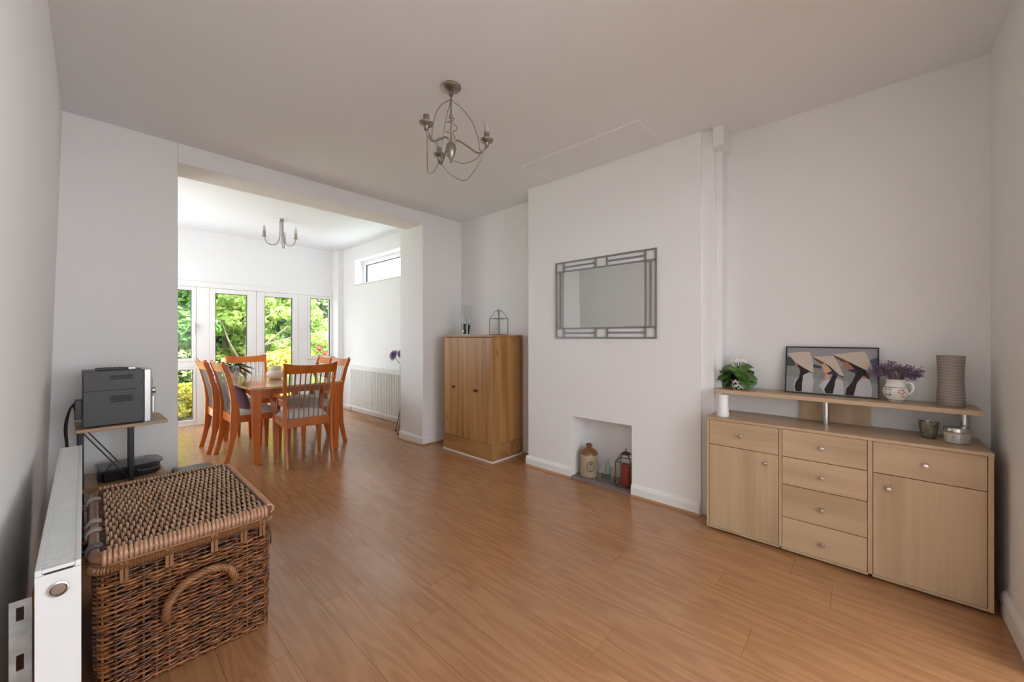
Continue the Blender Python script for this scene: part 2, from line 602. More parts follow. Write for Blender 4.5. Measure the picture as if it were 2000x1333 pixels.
w1 = glazed('window_1', 'white casement window half hidden by the dividing wall', 0.092, 0.962, 0.877, 1.903, 0.048)
w2 = glazed('window_2', 'low fixed pane under the casement by the floor', 0.092, 0.962, 0.057, 0.798, 0.03)
d1 = glazed('door_1', 'white glazed garden door behind the potted plant', 1.110, 1.672, 0.032, 1.903, 0.066, gx=(1.174, 1.556))
d2 = glazed('door_2', 'white glazed garden door with lever handle', 1.676, 2.256, 0.032, 1.903, 0.066, gx=(1.782, 2.168))
w3 = glazed('window_3', 'narrow white casement showing red flowers', 2.400, 2.813, 0.848, 1.903, 0.046, gx=(2.442, 2.756))
# handles
h = MB().box(-0.014, 0.014, -0.042, -0.026, -0.11, 0.06).build('handle_plate', M['upvc'], d2, bevel=0.004, loc=(1.72, 0, 0.93))
MB().tube([(0, -0.04, 0), (0, -0.075, 0), (0.02, -0.082, 0), (0.12, -0.08, 0.004)], 0.009, 10).build('lever', M['white'], h, 50)
for wd, hx, hz in ((w1, 0.945, 1.38), (w3, 2.414, 1.40)):
    h = MB().box(-0.010, 0.010, -0.040, -0.026, -0.03, 0.03).build('handle_plate', M['upvc'], wd, bevel=0.003, loc=(hx, 0, hz))
    MB().tube([(0, -0.038, 0.01), (0, -0.058, 0.01), (0, -0.062, -0.02), (0, -0.06, -0.11)], 0.008, 8).build('lever', M['silver'], h, 50)

# high strip window in the side wall
w4 = thing('window_4', None, None, (3.06, 0, 0))
struct(w4, 'high strip window in the extension side wall')
f = MB()
for (ya, yb, za, zb) in ((6.085, 6.15, 2.065, 2.465), (4.4, 4.46, 2.065, 2.465), (4.46, 6.085, 2.40, 2.465), (4.46, 6.085, 2.065, 2.11)):
    f.box(-0.02, 0.05, ya, yb, za, zb)
f.build('frame', M['upvc'], w4, bevel=0.005)
k = MB()
k.box(0, 0.02, 6.072, 6.085, 2.11, 2.40).box(0, 0.02, 4.46, 6.085, 2.39, 2.40)
k.build('gasket', M['gasket'], w4)
B('pane', M['glass'], w4, 0.01, 0.016, 4.46, 6.085, 2.11, 2.40)
B('sill', M['trim'], w4, -0.185, -0.02, 4.38, 6.2, 2.05, 2.066, 0.003)

# boxed pipes
t2 = MB().box(2.83, 2.99, 0.752, 0.83, 0, CZ).build('trim_2', M['wall'], bevel=0.004)
struct(t2, 'boxed pipe run beside the chimney breast')
MB().box(2.80, 3.0, 0.688, 0.752, 2.484, CZ).build('duct_end', M['wall'], t2, bevel=0.003)
MB().box(2.88, 3.0, 0.715, 0.752, 0, 2.484).build('pipe_cover', M['wall'], t2, bevel=0.003)
t3 = MB().box(2.81, XE, 6.58, Y2, 0, EZ).build('trim_3', M['wall'], bevel=0.004)
struct(t3, 'boxed corner column beside the garden window')
t4 = MB().box(2.385, 2.795, 1.09, 2.06, CZ - 0.005, CZ).build('trim_4', M['ceil'], bevel=0.002)
struct(t4, 'rectangular patch panel on the ceiling by the chimney breast')
for c in ((2.375, 2.385, 1.08, 2.07), (2.385, 2.795, 1.08, 1.09), (2.385, 2.795, 2.06, 2.07)):
    B('edge_strip', M['trim'], t4, *c, CZ - 0.010, CZ, 0.001)


def base(name, label, segs):
    """skirting board with chamfered top, plus timber beading at the floor; segs: (p0, p1, outward normal)"""
    r = thing(name, None, None)
    struct(r, label)
    for (p0, p1, n) in segs:
        p0, p1, n = Vector((*p0, 0)), Vector((*p1, 0)), Vector((*n, 0))
        prof = [(0, 0.0), (0.018, 0.0), (0.018, 0.066), (0.008, 0.088), (0, 0.092)]
        vs = [p + n * a + Vector((0, 0, z)) for p in (p0, p1) for a, z in prof]
        k = len(prof)
        fs = [tuple(range(k)), tuple(range(2 * k - 1, k - 1, -1))] + [(i, i + k, (i + 1) % k + k, (i + 1) % k) for i in range(k)]
        MB().add(vs, fs).build('skirting', M['trim'], r)
        prof = [(0.018, 0), (0.034, 0), (0.032, 0.009), (0.018, 0.016)]
        vs = [p + n * a + Vector((0, 0, z)) for p in (p0, p1) for a, z in prof]
        k = len(prof)
        fs = [tuple(range(k)), tuple(range(2 * k - 1, k - 1, -1))] + [(i, i + k, (i + 1) % k + k, (i + 1) % k) for i in range(k)]
        MB().add(vs, fs).build('beading', M['bead'], r)
    return r


base('baseboard_right', 'white skirting along the chimney breast', [((2.80, 0.83), (2.80, NY0), (-1, 0)), ((2.80, NY1), (2.80, 2.378), (-1, 0)), ((3.06, 2.36), (3.06, YB0), (-1, 0)), ((2.80, 2.36), (3.06, 2.36), (0, 1))])
base('baseboard_back', 'white skirting around the opening pier', [((2.487, YB0), (3.06, YB0), (0, -1)), ((2.505, YB0 - 0.018), (2.505, YB1), (-1, 0)), ((-0.17, YB0), (0.417, YB0), (0, -1))])
base('baseboard_extension', 'white skirting under the ribbed radiator', [((XE, YB1), (XE, 6.58), (-1, 0)), ((2.81, 6.58), (XE, 6.58), (0, -1))])
r = thing('baseboard_front', None, None)
struct(r, 'white rounded skirting end beside the sideboard')
prof = [(-0.455, 0), (-0.437, 0), (-0.437, 0.085), (-0.444, 0.105), (-0.455, 0.11)]
MB().prism(prof, 2.25, 2.70, 'x').build('skirting', M['trim'], r, bevel=0.003)


# ------------------------------------------------------------------ sideboard
SX = 2.65
r = thing('sideboard', 'light maple sideboard with six drawers and two doors under a raised shelf', 'sideboard')
SY0, SY1 = -0.412, 0.747
c = MB()
c.box(SX, 2.99, SY0, SY0 + 0.017, 0.014, 0.695).box(SX, 2.99, SY1 - 0.014, SY1, 0.014, 0.695)
c.box(SX, 2.985, 0.351, 0.365, 0.014, 0.695).box(SX, 2.985, -0.026, -0.008, 0.014, 0.695)
c.box(SX, 2.985, SY0 + .017, SY1 - .014, 0.014, 0.026)
c.box(2.975, 2.985, SY0 + .017, SY1 - .014, 0.014, 0.695)
c.build('carcass', M['maple'], r, bevel=0.001)
B('top', M['maple_h'], r, SX - 0.002, 2.995, SY0 - 0.001, SY1 + 0.001, 0.695, 0.711, 0.0012)
B('plinth', M['blackm'], r, SX + 0.04, 2.97, SY0 + 0.03, SY1 - 0.03, 0.0, 0.014)


def knob(parent, y, z):
    MB().lathe([(0.005, 0), (0.005, 0.012), (0.011, 0.015), (0.0115, 0.022), (0.009, 0.026), (0.002, 0.027)], 16).build('knob', M['chrome'], parent, 40, loc=(SX - 0.0005, y, z)).rotation_euler = (0, -PI / 2, 0)


G = 0.0022
for (nm, y0, y1, z0, z1, ky, kz, mt) in (
        ('drawer', 0.365, 0.733, 0.541, 0.695, 0.552, 0.620, 'maple_h'), ('door', 0.365, 0.733, 0.026, 0.541, 0.424, 0.485, 'maple'),
        ('drawer', -0.008, 0.351, 0.541, 0.695, 0.171, 0.621, 'maple_h'), ('drawer', -0.008, 0.351, 0.384, 0.541, 0.171, 0.462, 'maple_h'),
        ('drawer', -0.008, 0.351, 0.199, 0.384, 0.171, 0.289, 'maple_h'), ('drawer', -0.008, 0.351, 0.026, 0.199, 0.170, 0.106, 'maple_h'),
        ('drawer', -0.395, -0.026, 0.539, 0.695, -0.207, 0.615, 'maple_h'), ('door', -0.395, -0.026, 0.026, 0.539, -0.083, 0.474, 'maple')):
    d = B(nm, M[mt], r, SX + 0.0005, SX + 0.018, y0 + G, y1 - G, z0 + G * 0.8, z1 - G * 0.8, 0.0008)
    knob(d, ky, kz)
B('raised_shelf', M['maple_h'], r, 2.762, 2.992, -0.402, 0.732, 0.853, 0.876, 0.001)
for y in (0.168, -0.356):
    p = MB().lathe([(0.016, 0.711), (0.016, 0.853)], 24, (2.872, y, 0)).build('shelf_post', M['chrome'], r, 40)
B('back_support', M['maple'], r, 2.968, 2.984, -0.02, 0.30, 0.711, 0.853, 0.001)

# ------------------------------------------------------------------ things on the sideboard
SZ = 0.876


def leafquads(n, center, rad, size, up=0.6, shell=0.0, seed=0, aspect=1.6, fold=True):
    """n leaves spread through an ellipsoid: arrays for from_pydata (each leaf two folded triangles pairs)"""
    g = np.random.default_rng(seed)
    d = g.normal(size=(n, 3))
    d /= np.linalg.norm(d, axis=1)[:, None]
    rr = (shell + (1 - shell) * g.random(n)) ** (1 / 3)
    P = np.array(center) + d * rr[:, None] * np.array(rad)
    nv = d * 0.7 + g.normal(size=(n, 3)) * 0.6 + np.array([0, 0, up])
    nv /= np.linalg.norm(nv, axis=1)[:, None]
    u = np.cross(nv, g.normal(size=(n, 3)))
    u /= np.linalg.norm(u, axis=1)[:, None]
    v = np.cross(nv, u)
    sz = size * (0.6 + 0.8 * g.random(n))[:, None]
    return leaf_arrays(P, u, v, nv, sz, aspect)


def leaf_arrays(P, u, v, nv, sz, aspect=1.6):
    n = len(P)
    L = sz * aspect / 2
    W = sz / 2
    a = P - u * L
    b = P + u * L
    c = P + v * W + nv * W * 0.35 - u * L * 0.1
    d = P - v * W + nv * W * 0.35 - u * L * 0.1
    V = np.stack([a, c, b, d], 1).reshape(-1, 3)
    idx = np.arange(n)[:, None] * 4
    Fs = np.concatenate([idx + np.array([[0, 2, 1]]), idx + np.array([[0, 3, 2]])], 0)
    return V, Fs


def mesh_np(name, V, Fs, mat):
    me = bpy.data.meshes.new(name)
    me.vertices.add(len(V))
    me.vertices.foreach_set('co', np.ascontiguousarray(V, dtype=np.float32).ravel())
    nf = len(Fs)
    k = Fs.shape[1]
    me.loops.add(nf * k)
    me.polygons.add(nf)
    me.loops.foreach_set('vertex_index', np.ascontiguousarray(Fs, dtype=np.int32).ravel())
    me.polygons.foreach_set('loop_start', np.arange(0, nf * k, k, dtype=np.int32))
    me.polygons.foreach_set('loop_total', np.full(nf, k, dtype=np.int32))
    me.materials.append(mat)
    me.update(calc_edges=True)
    return me


def big_leaf(mat, length, width, lobes=5, droop=0.25, n=18):
    """a rounded scalloped leaf: fan around a midrib, bent downwards"""
    mb = MB()
    rim = []
    for i in range(n + 1):
        q = -PI * 0.93 + 2 * PI * 0.93 * i / n
        rad = 0.5 * (1 + 0.10 * math.cos(lobes * q * 1.15))
        x = length * (0.5 + rad * math.cos(q)) * 1.0
        y = width * rad * math.sin(q)
        rr = math.hypot(x, y)
        rim.append((x, y, -droop * rr * rr / max(length, 1e-3) + 0.10 * abs(y)))
    ctr = (length * 0.22, 0, -0.01 * droop)
    mb.add([ctr] + rim, [(0, i + 1, i + 2) for i in range(n)])
    return mb.mesh('leaf', mat, 80)


# flowering plant
r = thing('potted_plant', 'leafy green plant with white flowers in a black and white bowl on the shelf', 'plant', (2.872, 0.612, SZ))
m_bw, t, b = nt('black_white_glaze')
tc = N(t, 'ShaderNodeTexCoord')
vo = N(t, 'ShaderNodeTexVoronoi')
vo.inputs['Scale'].default_value = 60
cr = N(t, 'ShaderNodeValToRGB')
cr.color_ramp.interpolation = 'CONSTANT'
cr.color_ramp.elements[0].color = (0.01, 0.01, 0.012, 1)
cr.color_ramp.elements[1].color = (0.62, 0.62, 0.62, 1)
cr.color_ramp.elements[1].position = 0.44
t.links.new(tc.outputs['Object'], vo.inputs['Vector'])
t.links.new(vo.outputs['Distance'], cr.inputs['Fac'])
t.links.new(cr.outputs['Color'], b.inputs['Base Color'])
b.inputs['Roughness'].default_value = 0.2
MB().lathe([(0.032, 0), (0.040, 0.006), (0.048, 0.028), (0.048, 0.05), (0.044, 0.064), (0.041, 0.064), (0.039, 0.05)], 28).build('bowl', m_bw, r, 50)
MB().lathe([(0.030, 0.02), (0.040, 0.094), (0.043, 0.1), (0.038, 0.1)], 24).build('inner_pot', M['black'], r, 40)
M['gleaf'] = flat('geranium_leaf', (0.075, 0.165, 0.03), 0.45, var=0.35, vscale=25)
lm = [big_leaf(M['gleaf'], 0.085, 0.10), big_leaf(M['gleaf'], 0.065, 0.075), big_leaf(M['gleaf'], 0.05, 0.055)]
g = random.Random(3)
for i in range(34):
    q = g.uniform(0, 2 * PI)
    up = g.random()
    rr = 0.018 + 0.045 * (1 - up * 0.6) * g.random() ** 0.5
    o = obj('leaf', lm[i % 3], r, loc=(rr * math.cos(q), rr * math.sin(q), 0.085 + 0.078 * up))
    o.rotation_euler = (g.uniform(-0.5, 0.5), g.uniform(-0.35, 0.75) + (0.5 if up < 0.4 else -0.1), q + g.uniform(-0.4, 0.4))
fm = flat('white_petal', (0.85, 0.85, 0.80), 0.6)
fl_ = MB()
for i in range(64):
    q0 = g.uniform(0, 2 * PI)
    rr = 0.046 * g.random() ** 0.5
    p = Vector((rr * math.cos(q0) * 0.8, rr * math.sin(q0) + 0.006, 0.200 - 9.0 * rr * rr + g.gauss(0, 0.004)))
    nrm = Vector((math.cos(q0) * rr * 16 + g.gauss(-0.4, 0.5), math.sin(q0) * rr * 16 + g.gauss(0, 0.5), 0.7)).normalized()
    t1 = nrm.cross(Vector((0.3, 0.2, 0.9))).normalized()
    t2 = nrm.cross(t1)
    for k in range(5):
        q = 2 * PI * k / 5 + i
        e1 = (t1 * math.cos(q) + t2 * math.sin(q) + nrm * 0.25) * 0.0115
        e2 = (t2 * math.cos(q) - t1 * math.sin(q)) * 0.0046
        fl_.add([p, p + e1 * 0.6 + e2, p + e1, p + e1 * 0.6 - e2], [(0, 1, 2, 3)])
fo = fl_.build('flower_cluster', fm, r)
tag(fo, kind='stuff')
st = MB()
for i in range(9):
    q = 2 * PI * i / 9
    st.tube([(0.008 * math.cos(q), 0.008 * math.sin(q), 0.09), (0.014 * math.cos(q), 0.014 * math.sin(q), 0.14), (0.024 * math.cos(q), 0.024 * math.sin(q), 0.175)], 0.0016, 5)
tag(st.build('stem_cluster', M['gleaf'], r), kind='stuff')

# picture leaning on the wall
PWd, PH = 0.426, 0.288
r = thing('framed_picture', 'black framed print of three women in conical straw hats leaning on the wall', 'picture', (2.912, 0.157, SZ))
r.rotation_euler = (0, math.radians(12.5), 0)
# local: x depth (front at -x), y runs from left (+) to right (-), z up
fr = MB()
t_ = 0.006
fr.box(-0.006, 0.012, PWd / 2 - t_, PWd / 2, 0, PH).box(-0.006, 0.012, -PWd / 2, -PWd / 2 + t_, 0, PH)
fr.box(-0.006, 0.012, -PWd / 2 + t_, PWd / 2 - t_, 0, t_).box(-0.006, 0.012, -PWd / 2 + t_, PWd / 2 - t_, PH - t_, PH)
fr.build('frame', M['black'], r)
pm = [flat('print_sky', (0.30, 0.29, 0.31), 0.6), flat('print_hill', (0.045, 0.06, 0.065), 0.6), flat('print_mist', (0.22, 0.23, 0.215), 0.6),
      flat('print_straw', (0.56, 0.47, 0.38), 0.6), flat('print_hair', (0.012, 0.007, 0.008), 0.6), flat('print_skin', (0.36, 0.15, 0.075), 0.6),
      flat('print_shirt', (0.50, 0.48, 0.50), 0.6), flat('print_shadow', (0.14, 0.06, 0.035), 0.6), flat('print_ribbon', (0.035, 0.02, 0.10), 0.6),
      flat('print_blue', (0.07, 0.09, 0.14), 0.6), flat('print_lip', (0.25, 0.03, 0.03), 0.6), flat('print_skin_light', (0.55, 0.33, 0.22), 0.6), flat('print_water', (0.27, 0.28, 0.265), 0.6)]
pr = MB()
layer = [0]


def poly(mi, pts):
    """pts in picture fractions, x from the left, y from the top"""
    layer[0] += 1
    xx = -0.0005 - 0.00006 * layer[0]
    W_, H_ = PWd - 2 * t_, PH - 2 * t_
    pr.add([(xx, W_ / 2 - px * W_, t_ + (1 - py) * H_) for px, py in pts], [tuple(range(len(pts)))], mi)


poly(0, [(0, 0), (1, 0), (1, .30), (0, .30)])
poly(12, [(0, .30), (1, .30), (1, 1), (0, 1)])
poly(2, [(0, .42), (1, .36), (1, .72), (0, .66)])
poly(1, [(0, .20), (.09, .26), (.2, .34), (.32, .36), (.44, .42), (.44, .46), (.3, .44), (.1, .42), (0, .42)])
poly(9, [(.92, .24), (.96, .20), (1, .19), (1, .55), (.95, .5)])


def woman(s, hat, face, hairp, shirt, skin, extra=()):
    poly(6, shirt)
    poly(skin, face)
    poly(4, hairp)
    for mi, pts in extra:
        poly(mi, pts)
    for mi, pts in hat:
        poly(mi, pts)


woman(0, [(3, [(.005, .135), (.15, .10), (.275, .095), (.315, .34), (.32, .555), (.22, .47), (.10, .33)])],
      [(.09, .33), (.13, .34), (.17, .40), (.15, .44), (.105, .425), (.10, .39)],
      [(.13, .38), (.20, .42), (.28, .53), (.24, .58), (.205, .65), (.19, .80), (.19, .98), (.12, .985), (.10, .90), (.115, .78), (.155, .66), (.165, .52)],
      [(.115, .72), (.20, .60), (.26, .55), (.31, .58), (.325, .75), (.31, .985), (.10, .985), (.09, .83)], 5,
      [(8, [(.125, .41), (.17, .44), (.175, .48), (.14, .46)]), (6, [(.20, .62), (.26, .555), (.305, .58), (.318, .75), (.30, .985), (.205, .985), (.195, .78)])])
woman(1, [(7, [(.305, .21), (.36, .22), (.46, .31), (.42, .36), (.36, .31)]), (3, [(.305, .205), (.40, .19), (.54, .165), (.595, .33), (.665, .62), (.60, .56), (.50, .39), (.42, .30), (.345, .23)]),
          (7, [(.595, .56), (.665, .605), (.66, .63), (.62, .62)])],
      [(.41, .33), (.46, .31), (.52, .42), (.53, .52), (.50, .57), (.45, .555), (.425, .50), (.432, .47), (.41, .45), (.42, .40)],
      [(.42, .305), (.50, .39), (.60, .55), (.575, .65), (.565, .76), (.54, .98), (.46, .98), (.445, .90), (.49, .75), (.535, .60), (.53, .50), (.485, .40)],
      [(.43, .72), (.47, .68), (.55, .64), (.62, .66), (.655, .80), (.655, .985), (.44, .985), (.43, .92), (.385, .83)], 11,
      [(11, [(.46, .55), (.53, .54), (.50, .66), (.455, .70), (.445, .66)]), (10, [(.415, .462), (.438, .455), (.436, .475)]), (8, [(.47, .55), (.53, .49), (.60, .55), (.585, .61), (.54, .56), (.49, .58)]),
       (6, [(.565, .70), (.60, .655), (.645, .70), (.66, .84), (.64, .985), (.55, .985)])])
woman(2, [(7, [(.53, .145), (.62, .19), (.70, .30), (.64, .30), (.57, .22)]), (3, [(.53, .14), (.68, .10), (.865, .055), (.91, .20), (.985, .55), (.90, .46), (.78, .35), (.66, .24)])],
      [(.645, .29), (.70, .29), (.77, .38), (.77, .46), (.72, .48), (.68, .465), (.675, .42), (.655, .40)],
      [(.68, .265), (.78, .355), (.88, .45), (.91, .55), (.925, .62), (.84, .60), (.79, .74), (.76, .985), (.67, .985), (.685, .84), (.745, .70), (.775, .56), (.77, .44), (.73, .36)],
      [(.675, .82), (.77, .68), (.85, .60), (.92, .64), (.945, .82), (.935, .985), (.67, .985)], 5,
      [(8, [(.70, .465), (.77, .43), (.80, .47), (.79, .52), (.74, .50)]), (5, [(.85, .56), (.89, .58), (.90, .625), (.84, .60)]), (6, [(.80, .70), (.85, .605), (.91, .64), (.94, .82), (.925, .985), (.775, .985)])])
B('backing', M['dark'], r, 0.0, 0.010, -PWd / 2 + t_, PWd / 2 - t_, t_, PH - t_)
pr.build('print', pm, r)

# painted jug with dried flowers
r = thing('painted_jug', 'white pottery jug painted with red flowers and green leaves on the raised shelf', 'jug', (2.872, -0.119, SZ))
jp = [(a * 0.70, z) for a, z in [(0.036, 0.0), (0.044, 0.004), (0.046, 0.010), (0.062, 0.025), (0.0745, 0.045), (0.0755, 0.058), (0.070, 0.075), (0.060, 0.090), (0.056, 0.100), (0.058, 0.114), (0.063, 0.120), (0.060, 0.120), (0.054, 0.104), (0.05, 0.09)]]
MB().lathe(jp, 40).build('body', M['ceramic'], r, 50)


def jr(z):
    for (r0, z0), (r1, z1) in zip(jp[:10], jp[1:10]):
        if z0 <= z <= z1:
            return r0 + (r1 - r0) * (z - z0) / (z1 - z0)
    return 0.042


paint = {k: flat('paint_' + k, c, 0.25) for k, c in (('red', (0.42, 0.075, 0.03)), ('green', (0.03, 0.10, 0.05)), ('blue', (0.03, 0.05, 0.14)), ('ochre', (0.5, 0.22, 0.04)))}


def decal(mb, cq, cz, pts):
    """small painted shape wrapped on the jug: pts in metres around (angle cq, height cz)"""
    vs = []
    for px, pz in pts:
        z = cz + pz * 1.12
        R_ = jr(z) + 0.0007
        q = cq + px * 1.25 / 0.052
        vs.append((R_ * math.cos(q), R_ * math.sin(q), z))
    mb.add(vs, [tuple(range(len(vs)))])


red, grn, blu, och = MB(), MB(), MB(), MB()
for k in range(6):
    q0 = PI + 0.35 + k * PI / 3
    if k % 2 == 0:
        for j in range(7):
            aa = 2 * PI * j / 7
            decal(red, q0 + 0.004 * math.cos(aa), 0.058 + 0.0, [(0.002 * math.cos(aa - 1), 0.002 * math.sin(aa - 1)), (0.012 * math.cos(aa - 0.25), 0.012 * math.sin(aa - 0.25)), (0.013 * math.cos(aa + 0.2), 0.013 * math.sin(aa + 0.2))])
        for j in range(5):
            aa = 2 * PI * j / 5
            decal(och, q0 + 0.15, 0.034, [(0, 0), (0.008 * math.cos(aa), 0.006 * math.sin(aa)), (0.008 * math.cos(aa + .6), 0.006 * math.sin(aa + .6))])
    else:
        for j, sg in ((0, 1), (0, -1), (1, 1), (1, -1), (2, 1), (2, -1)):
            z0 = 0.040 + j * 0.010
            decal(grn, q0, z0, [(0, 0), (sg * 0.010, 0.008), (sg * 0.016, 0.016), (sg * 0.006, 0.012)])
        decal(grn, q0, 0.034, [(-0.001, 0), (0.001, 0), (0.001, 0.038), (-0.001, 0.038)])
        for sg in (-1, 1):
            decal(blu, q0 + sg * 0.17, 0.040, [(-0.005, 0), (0, -0.005), (0.005, 0), (0, 0.004)])
for k in range(40):
    q0 = 2 * PI * k / 40
    decal(blu, q0, 0.077, [(-0.0055, 0), (0.0055, 0), (0.0055, 0.0022), (-0.0055, 0.0022)])
    decal(blu, q0, 0.0105, [(-0.004, 0), (0.004, 0), (0.004, 0.002), (-0.004, 0.002)])
for mb, k in ((red, 'red'), (grn, 'green'), (blu, 'blue'), (och, 'ochre')):
    tag(mb.build('painted_pattern', paint[k], r), kind='stuff')
MB().tube([(-0.024, -0.033, 0.102), (-0.029, -0.046, 0.110), (-0.033, -0.058, 0.100), (-0.035, -0.062, 0.082), (-0.033, -0.057, 0.062), (-0.028, -0.047, 0.048), (-0.024, -0.042, 0.042)], [0.005, 0.006, 0.0065, 0.0065, 0.006, 0.005, 0.0035], 10).build('handle', M['ceramic'], r, 60)
r2 = thing('dried_flowers', 'bunch of dried purple statice standing in the painted jug', 'flowers', (2.872, -0.119, SZ + 0.09))
stm, flw = MB(), MB()
g = random.Random(5)
for i in range(60):
    q = g.uniform(0, 2 * PI)
    sp = g.random() ** 0.6
    top = Vector((0.05 * sp * math.cos(q), 0.100 * sp * math.sin(q) + 0.012, 0.115 - 0.045 * sp * sp + g.uniform(-0.035, 0.01)))
    mid = Vector((0.02 * math.cos(q), 0.03 * math.sin(q), 0.045))
    stm.tube([(0.006 * math.cos(q), 0.006 * math.sin(q), -0.05), mid, top], 0.0011, 4)
    for k in range(7):
        c_ = top + Vector((g.gauss(0, 0.009), g.gauss(0, 0.011), g.gauss(-0.003, 0.008)))
        stm.tube([mid.lerp(top, 0.6 + 0.05 * k), c_], 0.0007, 3)
        for j in range(5):
            e = Vector((g.gauss(0, 1), g.gauss(0, 1), g.gauss(0.4, 1))).normalized()
            f_ = e.cross(Vector((g.gauss(0, 1), g.gauss(0, 1), g.gauss(0, 1)))).normalized()
            flw.add([c_, c_ + e * 0.006 + f_ * 0.0026, c_ + e * 0.0085, c_ + e * 0.006 - f_ * 0.0026], [(0, 1, 2, 3)])
tag(stm.build('stem_cluster', flat('dry_stem', (0.13, 0.10, 0.085), 0.8), r2), kind='stuff')
tag(flw.build('blossom_cluster', leafmat('statice', [(0.17, 0.11, 0.26), (0.30, 0.21, 0.38), (0.20, 0.11, 0.22), (0.36, 0.31, 0.44)], 0.2), r2), kind='stuff')

# ridged vase
m_v, t, b = nt('striped_taupe')
tc = N(t, 'ShaderNodeTexCoord')
sp = N(t, 'ShaderNodeSeparateXYZ')
no = N(t, 'ShaderNodeTexNoise')
no.inputs['Scale'].default_value = 9
t.links.new(tc.outputs['Object'], no.inputs['Vector'])
t.links.new(tc.outputs['Object'], sp.inputs[0])
m1 = N(t, 'ShaderNodeMath', operation='MULTIPLY_ADD')
m1.inputs[1].default_value = 0.035
t.links.new(no.outputs['Fac'], m1.inputs[0])
t.links.new(sp.outputs['Z'], m1.inputs[2])
m2 = N(t, 'ShaderNodeMath', operation='MULTIPLY')
m2.inputs[1].default_value = 70
t.links.new(m1.outputs[0], m2.inputs[0])
m3 = N(t, 'ShaderNodeMath', operation='FRACT')
t.links.new(m2.outputs[0], m3.inputs[0])
cr = N(t, 'ShaderNodeValToRGB')
cr.color_ramp.elements[0].color = (0.265, 0.225, 0.20, 1)
cr.color_ramp.elements[1].color = (0.55, 0.50, 0.46, 1)
cr.color_ramp.elements[0].position = 0.88
cr.color_ramp.elements[1].position = 0.92
t.links.new(m3.outputs[0], cr.inputs['Fac'])
t.links.new(cr.outputs['Color'], b.inputs['Base Color'])
b.inputs['Roughness'].default_value = 0.5
vo_ = MB().lathe([(a * 0.76, z) for a, z in [(0.0625, 0), (0.0655, 0.004), (0.063, 0.05), (0.0585, 0.12), (0.0590, 0.17), (0.0625, 0.225), (0.0645, 0.25), (0.061, 0.25), (0.056, 0.17), (0.055, 0.03)]], 40).build('striped_vase', m_v, None, 50, loc=(2.868, -0.310, SZ))
tag(vo_, 'tall waisted taupe vase with fine pale stripes on the raised shelf', 'vase')

# white air freshener under the shelf
r = thing('air_freshener', 'small white tapered plastic canister under the raised shelf end', 'canister', (2.725, 0.672, 0.711))
MB().lathe([(0.038, 0), (0.041, 0.004), (0.041, 0.02), (0.036, 0.06), (0.0355, 0.10), (0.038, 0.138), (0.036, 0.139), (0.03, 0.134), (0.01, 0.134)], 32).build('body', M['white'], r, 40)
MB().lathe([(0.026, 0.134), (0.026, 0.1395), (0.004, 0.1395)], 24).build('spray_cap', M['ceramic'], r, 40)

r_af = bpy.data.objects['air_freshener']
r_af.scale = (0.86, 0.86, 1.0)

# tea light glass
m_mg = flat('mottled_mercury_glass', (0.30, 0.29, 0.24), 0.22, 0.75, var=0.55, vscale=70)
r = thing('tealight_holder', 'mottled silver glass tealight cup standing under the shelf', 'candle holder', (2.842, -0.233, 0.711))
MB().lathe([(0.022, 0.0), (0.027, 0.003), (0.029, 0.02), (0.035, 0.055), (0.0385, 0.084), (0.0365, 0.084), (0.033, 0.055), (0.026, 0.012), (0.005, 0.010)], 14).build('cup', m_mg, r, 60)
MB().lathe([(0.020, 0.012), (0.020, 0.027), (0.003, 0.027)], 20).build('tealight', M['ceramic'], r, 40)

# candle tin
r = thing('candle_tin', 'round glass candle jar with brushed silver lid and label beside the shelf post', 'candle', (2.800, -0.323, 0.711))
MB().lathe([(0.050, 0.0), (0.059, 0.004), (0.0605, 0.012), (0.0605, 0.046), (0.058, 0.052), (0.052, 0.054)], 40).build('jar', flat('cream_wax_glass', (0.55, 0.50, 0.40), 0.12, coat=1.0), r, 50)
MB().lathe([(0.056, 0.054), (0.0625, 0.054), (0.0635, 0.058), (0.0625, 0.071), (0.058, 0.076), (0.004, 0.077)], 40).build('lid', M['chrome'], r, 40)
lb = MB()
for i in range(14):
    q0, q1 = PI + 0.55 + i * 0.09, PI + 0.55 + (i + 1) * 0.09
    q0, q1 = q0 - 0.95, q1 - 0.95
    R_ = 0.0611
    lb.add([(R_ * math.cos(q0), R_ * math.sin(q0), 0.008), (R_ * math.cos(q1), R_ * math.sin(q1), 0.008), (R_ * math.cos(q1), R_ * math.sin(q1), 0.044), (R_ * math.cos(q0), R_ * math.sin(q0), 0.044)], [(0, 1, 2, 3)])
lo = lb.build('paper_label', flat('silver_label', (0.5, 0.5, 0.5), 0.35, 0.6), r, 50)
ln = MB()
for (z, a0, a1) in ((0.036, -.45, .0), (0.030, -.5, .45), (0.024, -.1, .5), (0.019, -.5, .15), (0.014, -.45, .3)):
    k = 12
    for i in range(k):
        if (i * 7 + int(z * 1000)) % 4 == 0:
            continue
        q0 = PI + a0 + (a1 - a0) * i / k - 0.05
        q1 = q0 + (a1 - a0) / k * 0.8
        R_ = 0.0614
        ln.add([(R_ * math.cos(q0), R_ * math.sin(q0), z), (R_ * math.cos(q1), R_ * math.sin(q1), z), (R_ * math.cos(q1), R_ * math.sin(q1), z + 0.0014), (R_ * math.cos(q0), R_ * math.sin(q0), z + 0.0014)], [(0, 1, 2, 3)])
tag(ln.build('print_lines', M['grey'], lo), kind='stuff')

r.scale = (0.72, 0.72, 0.98)

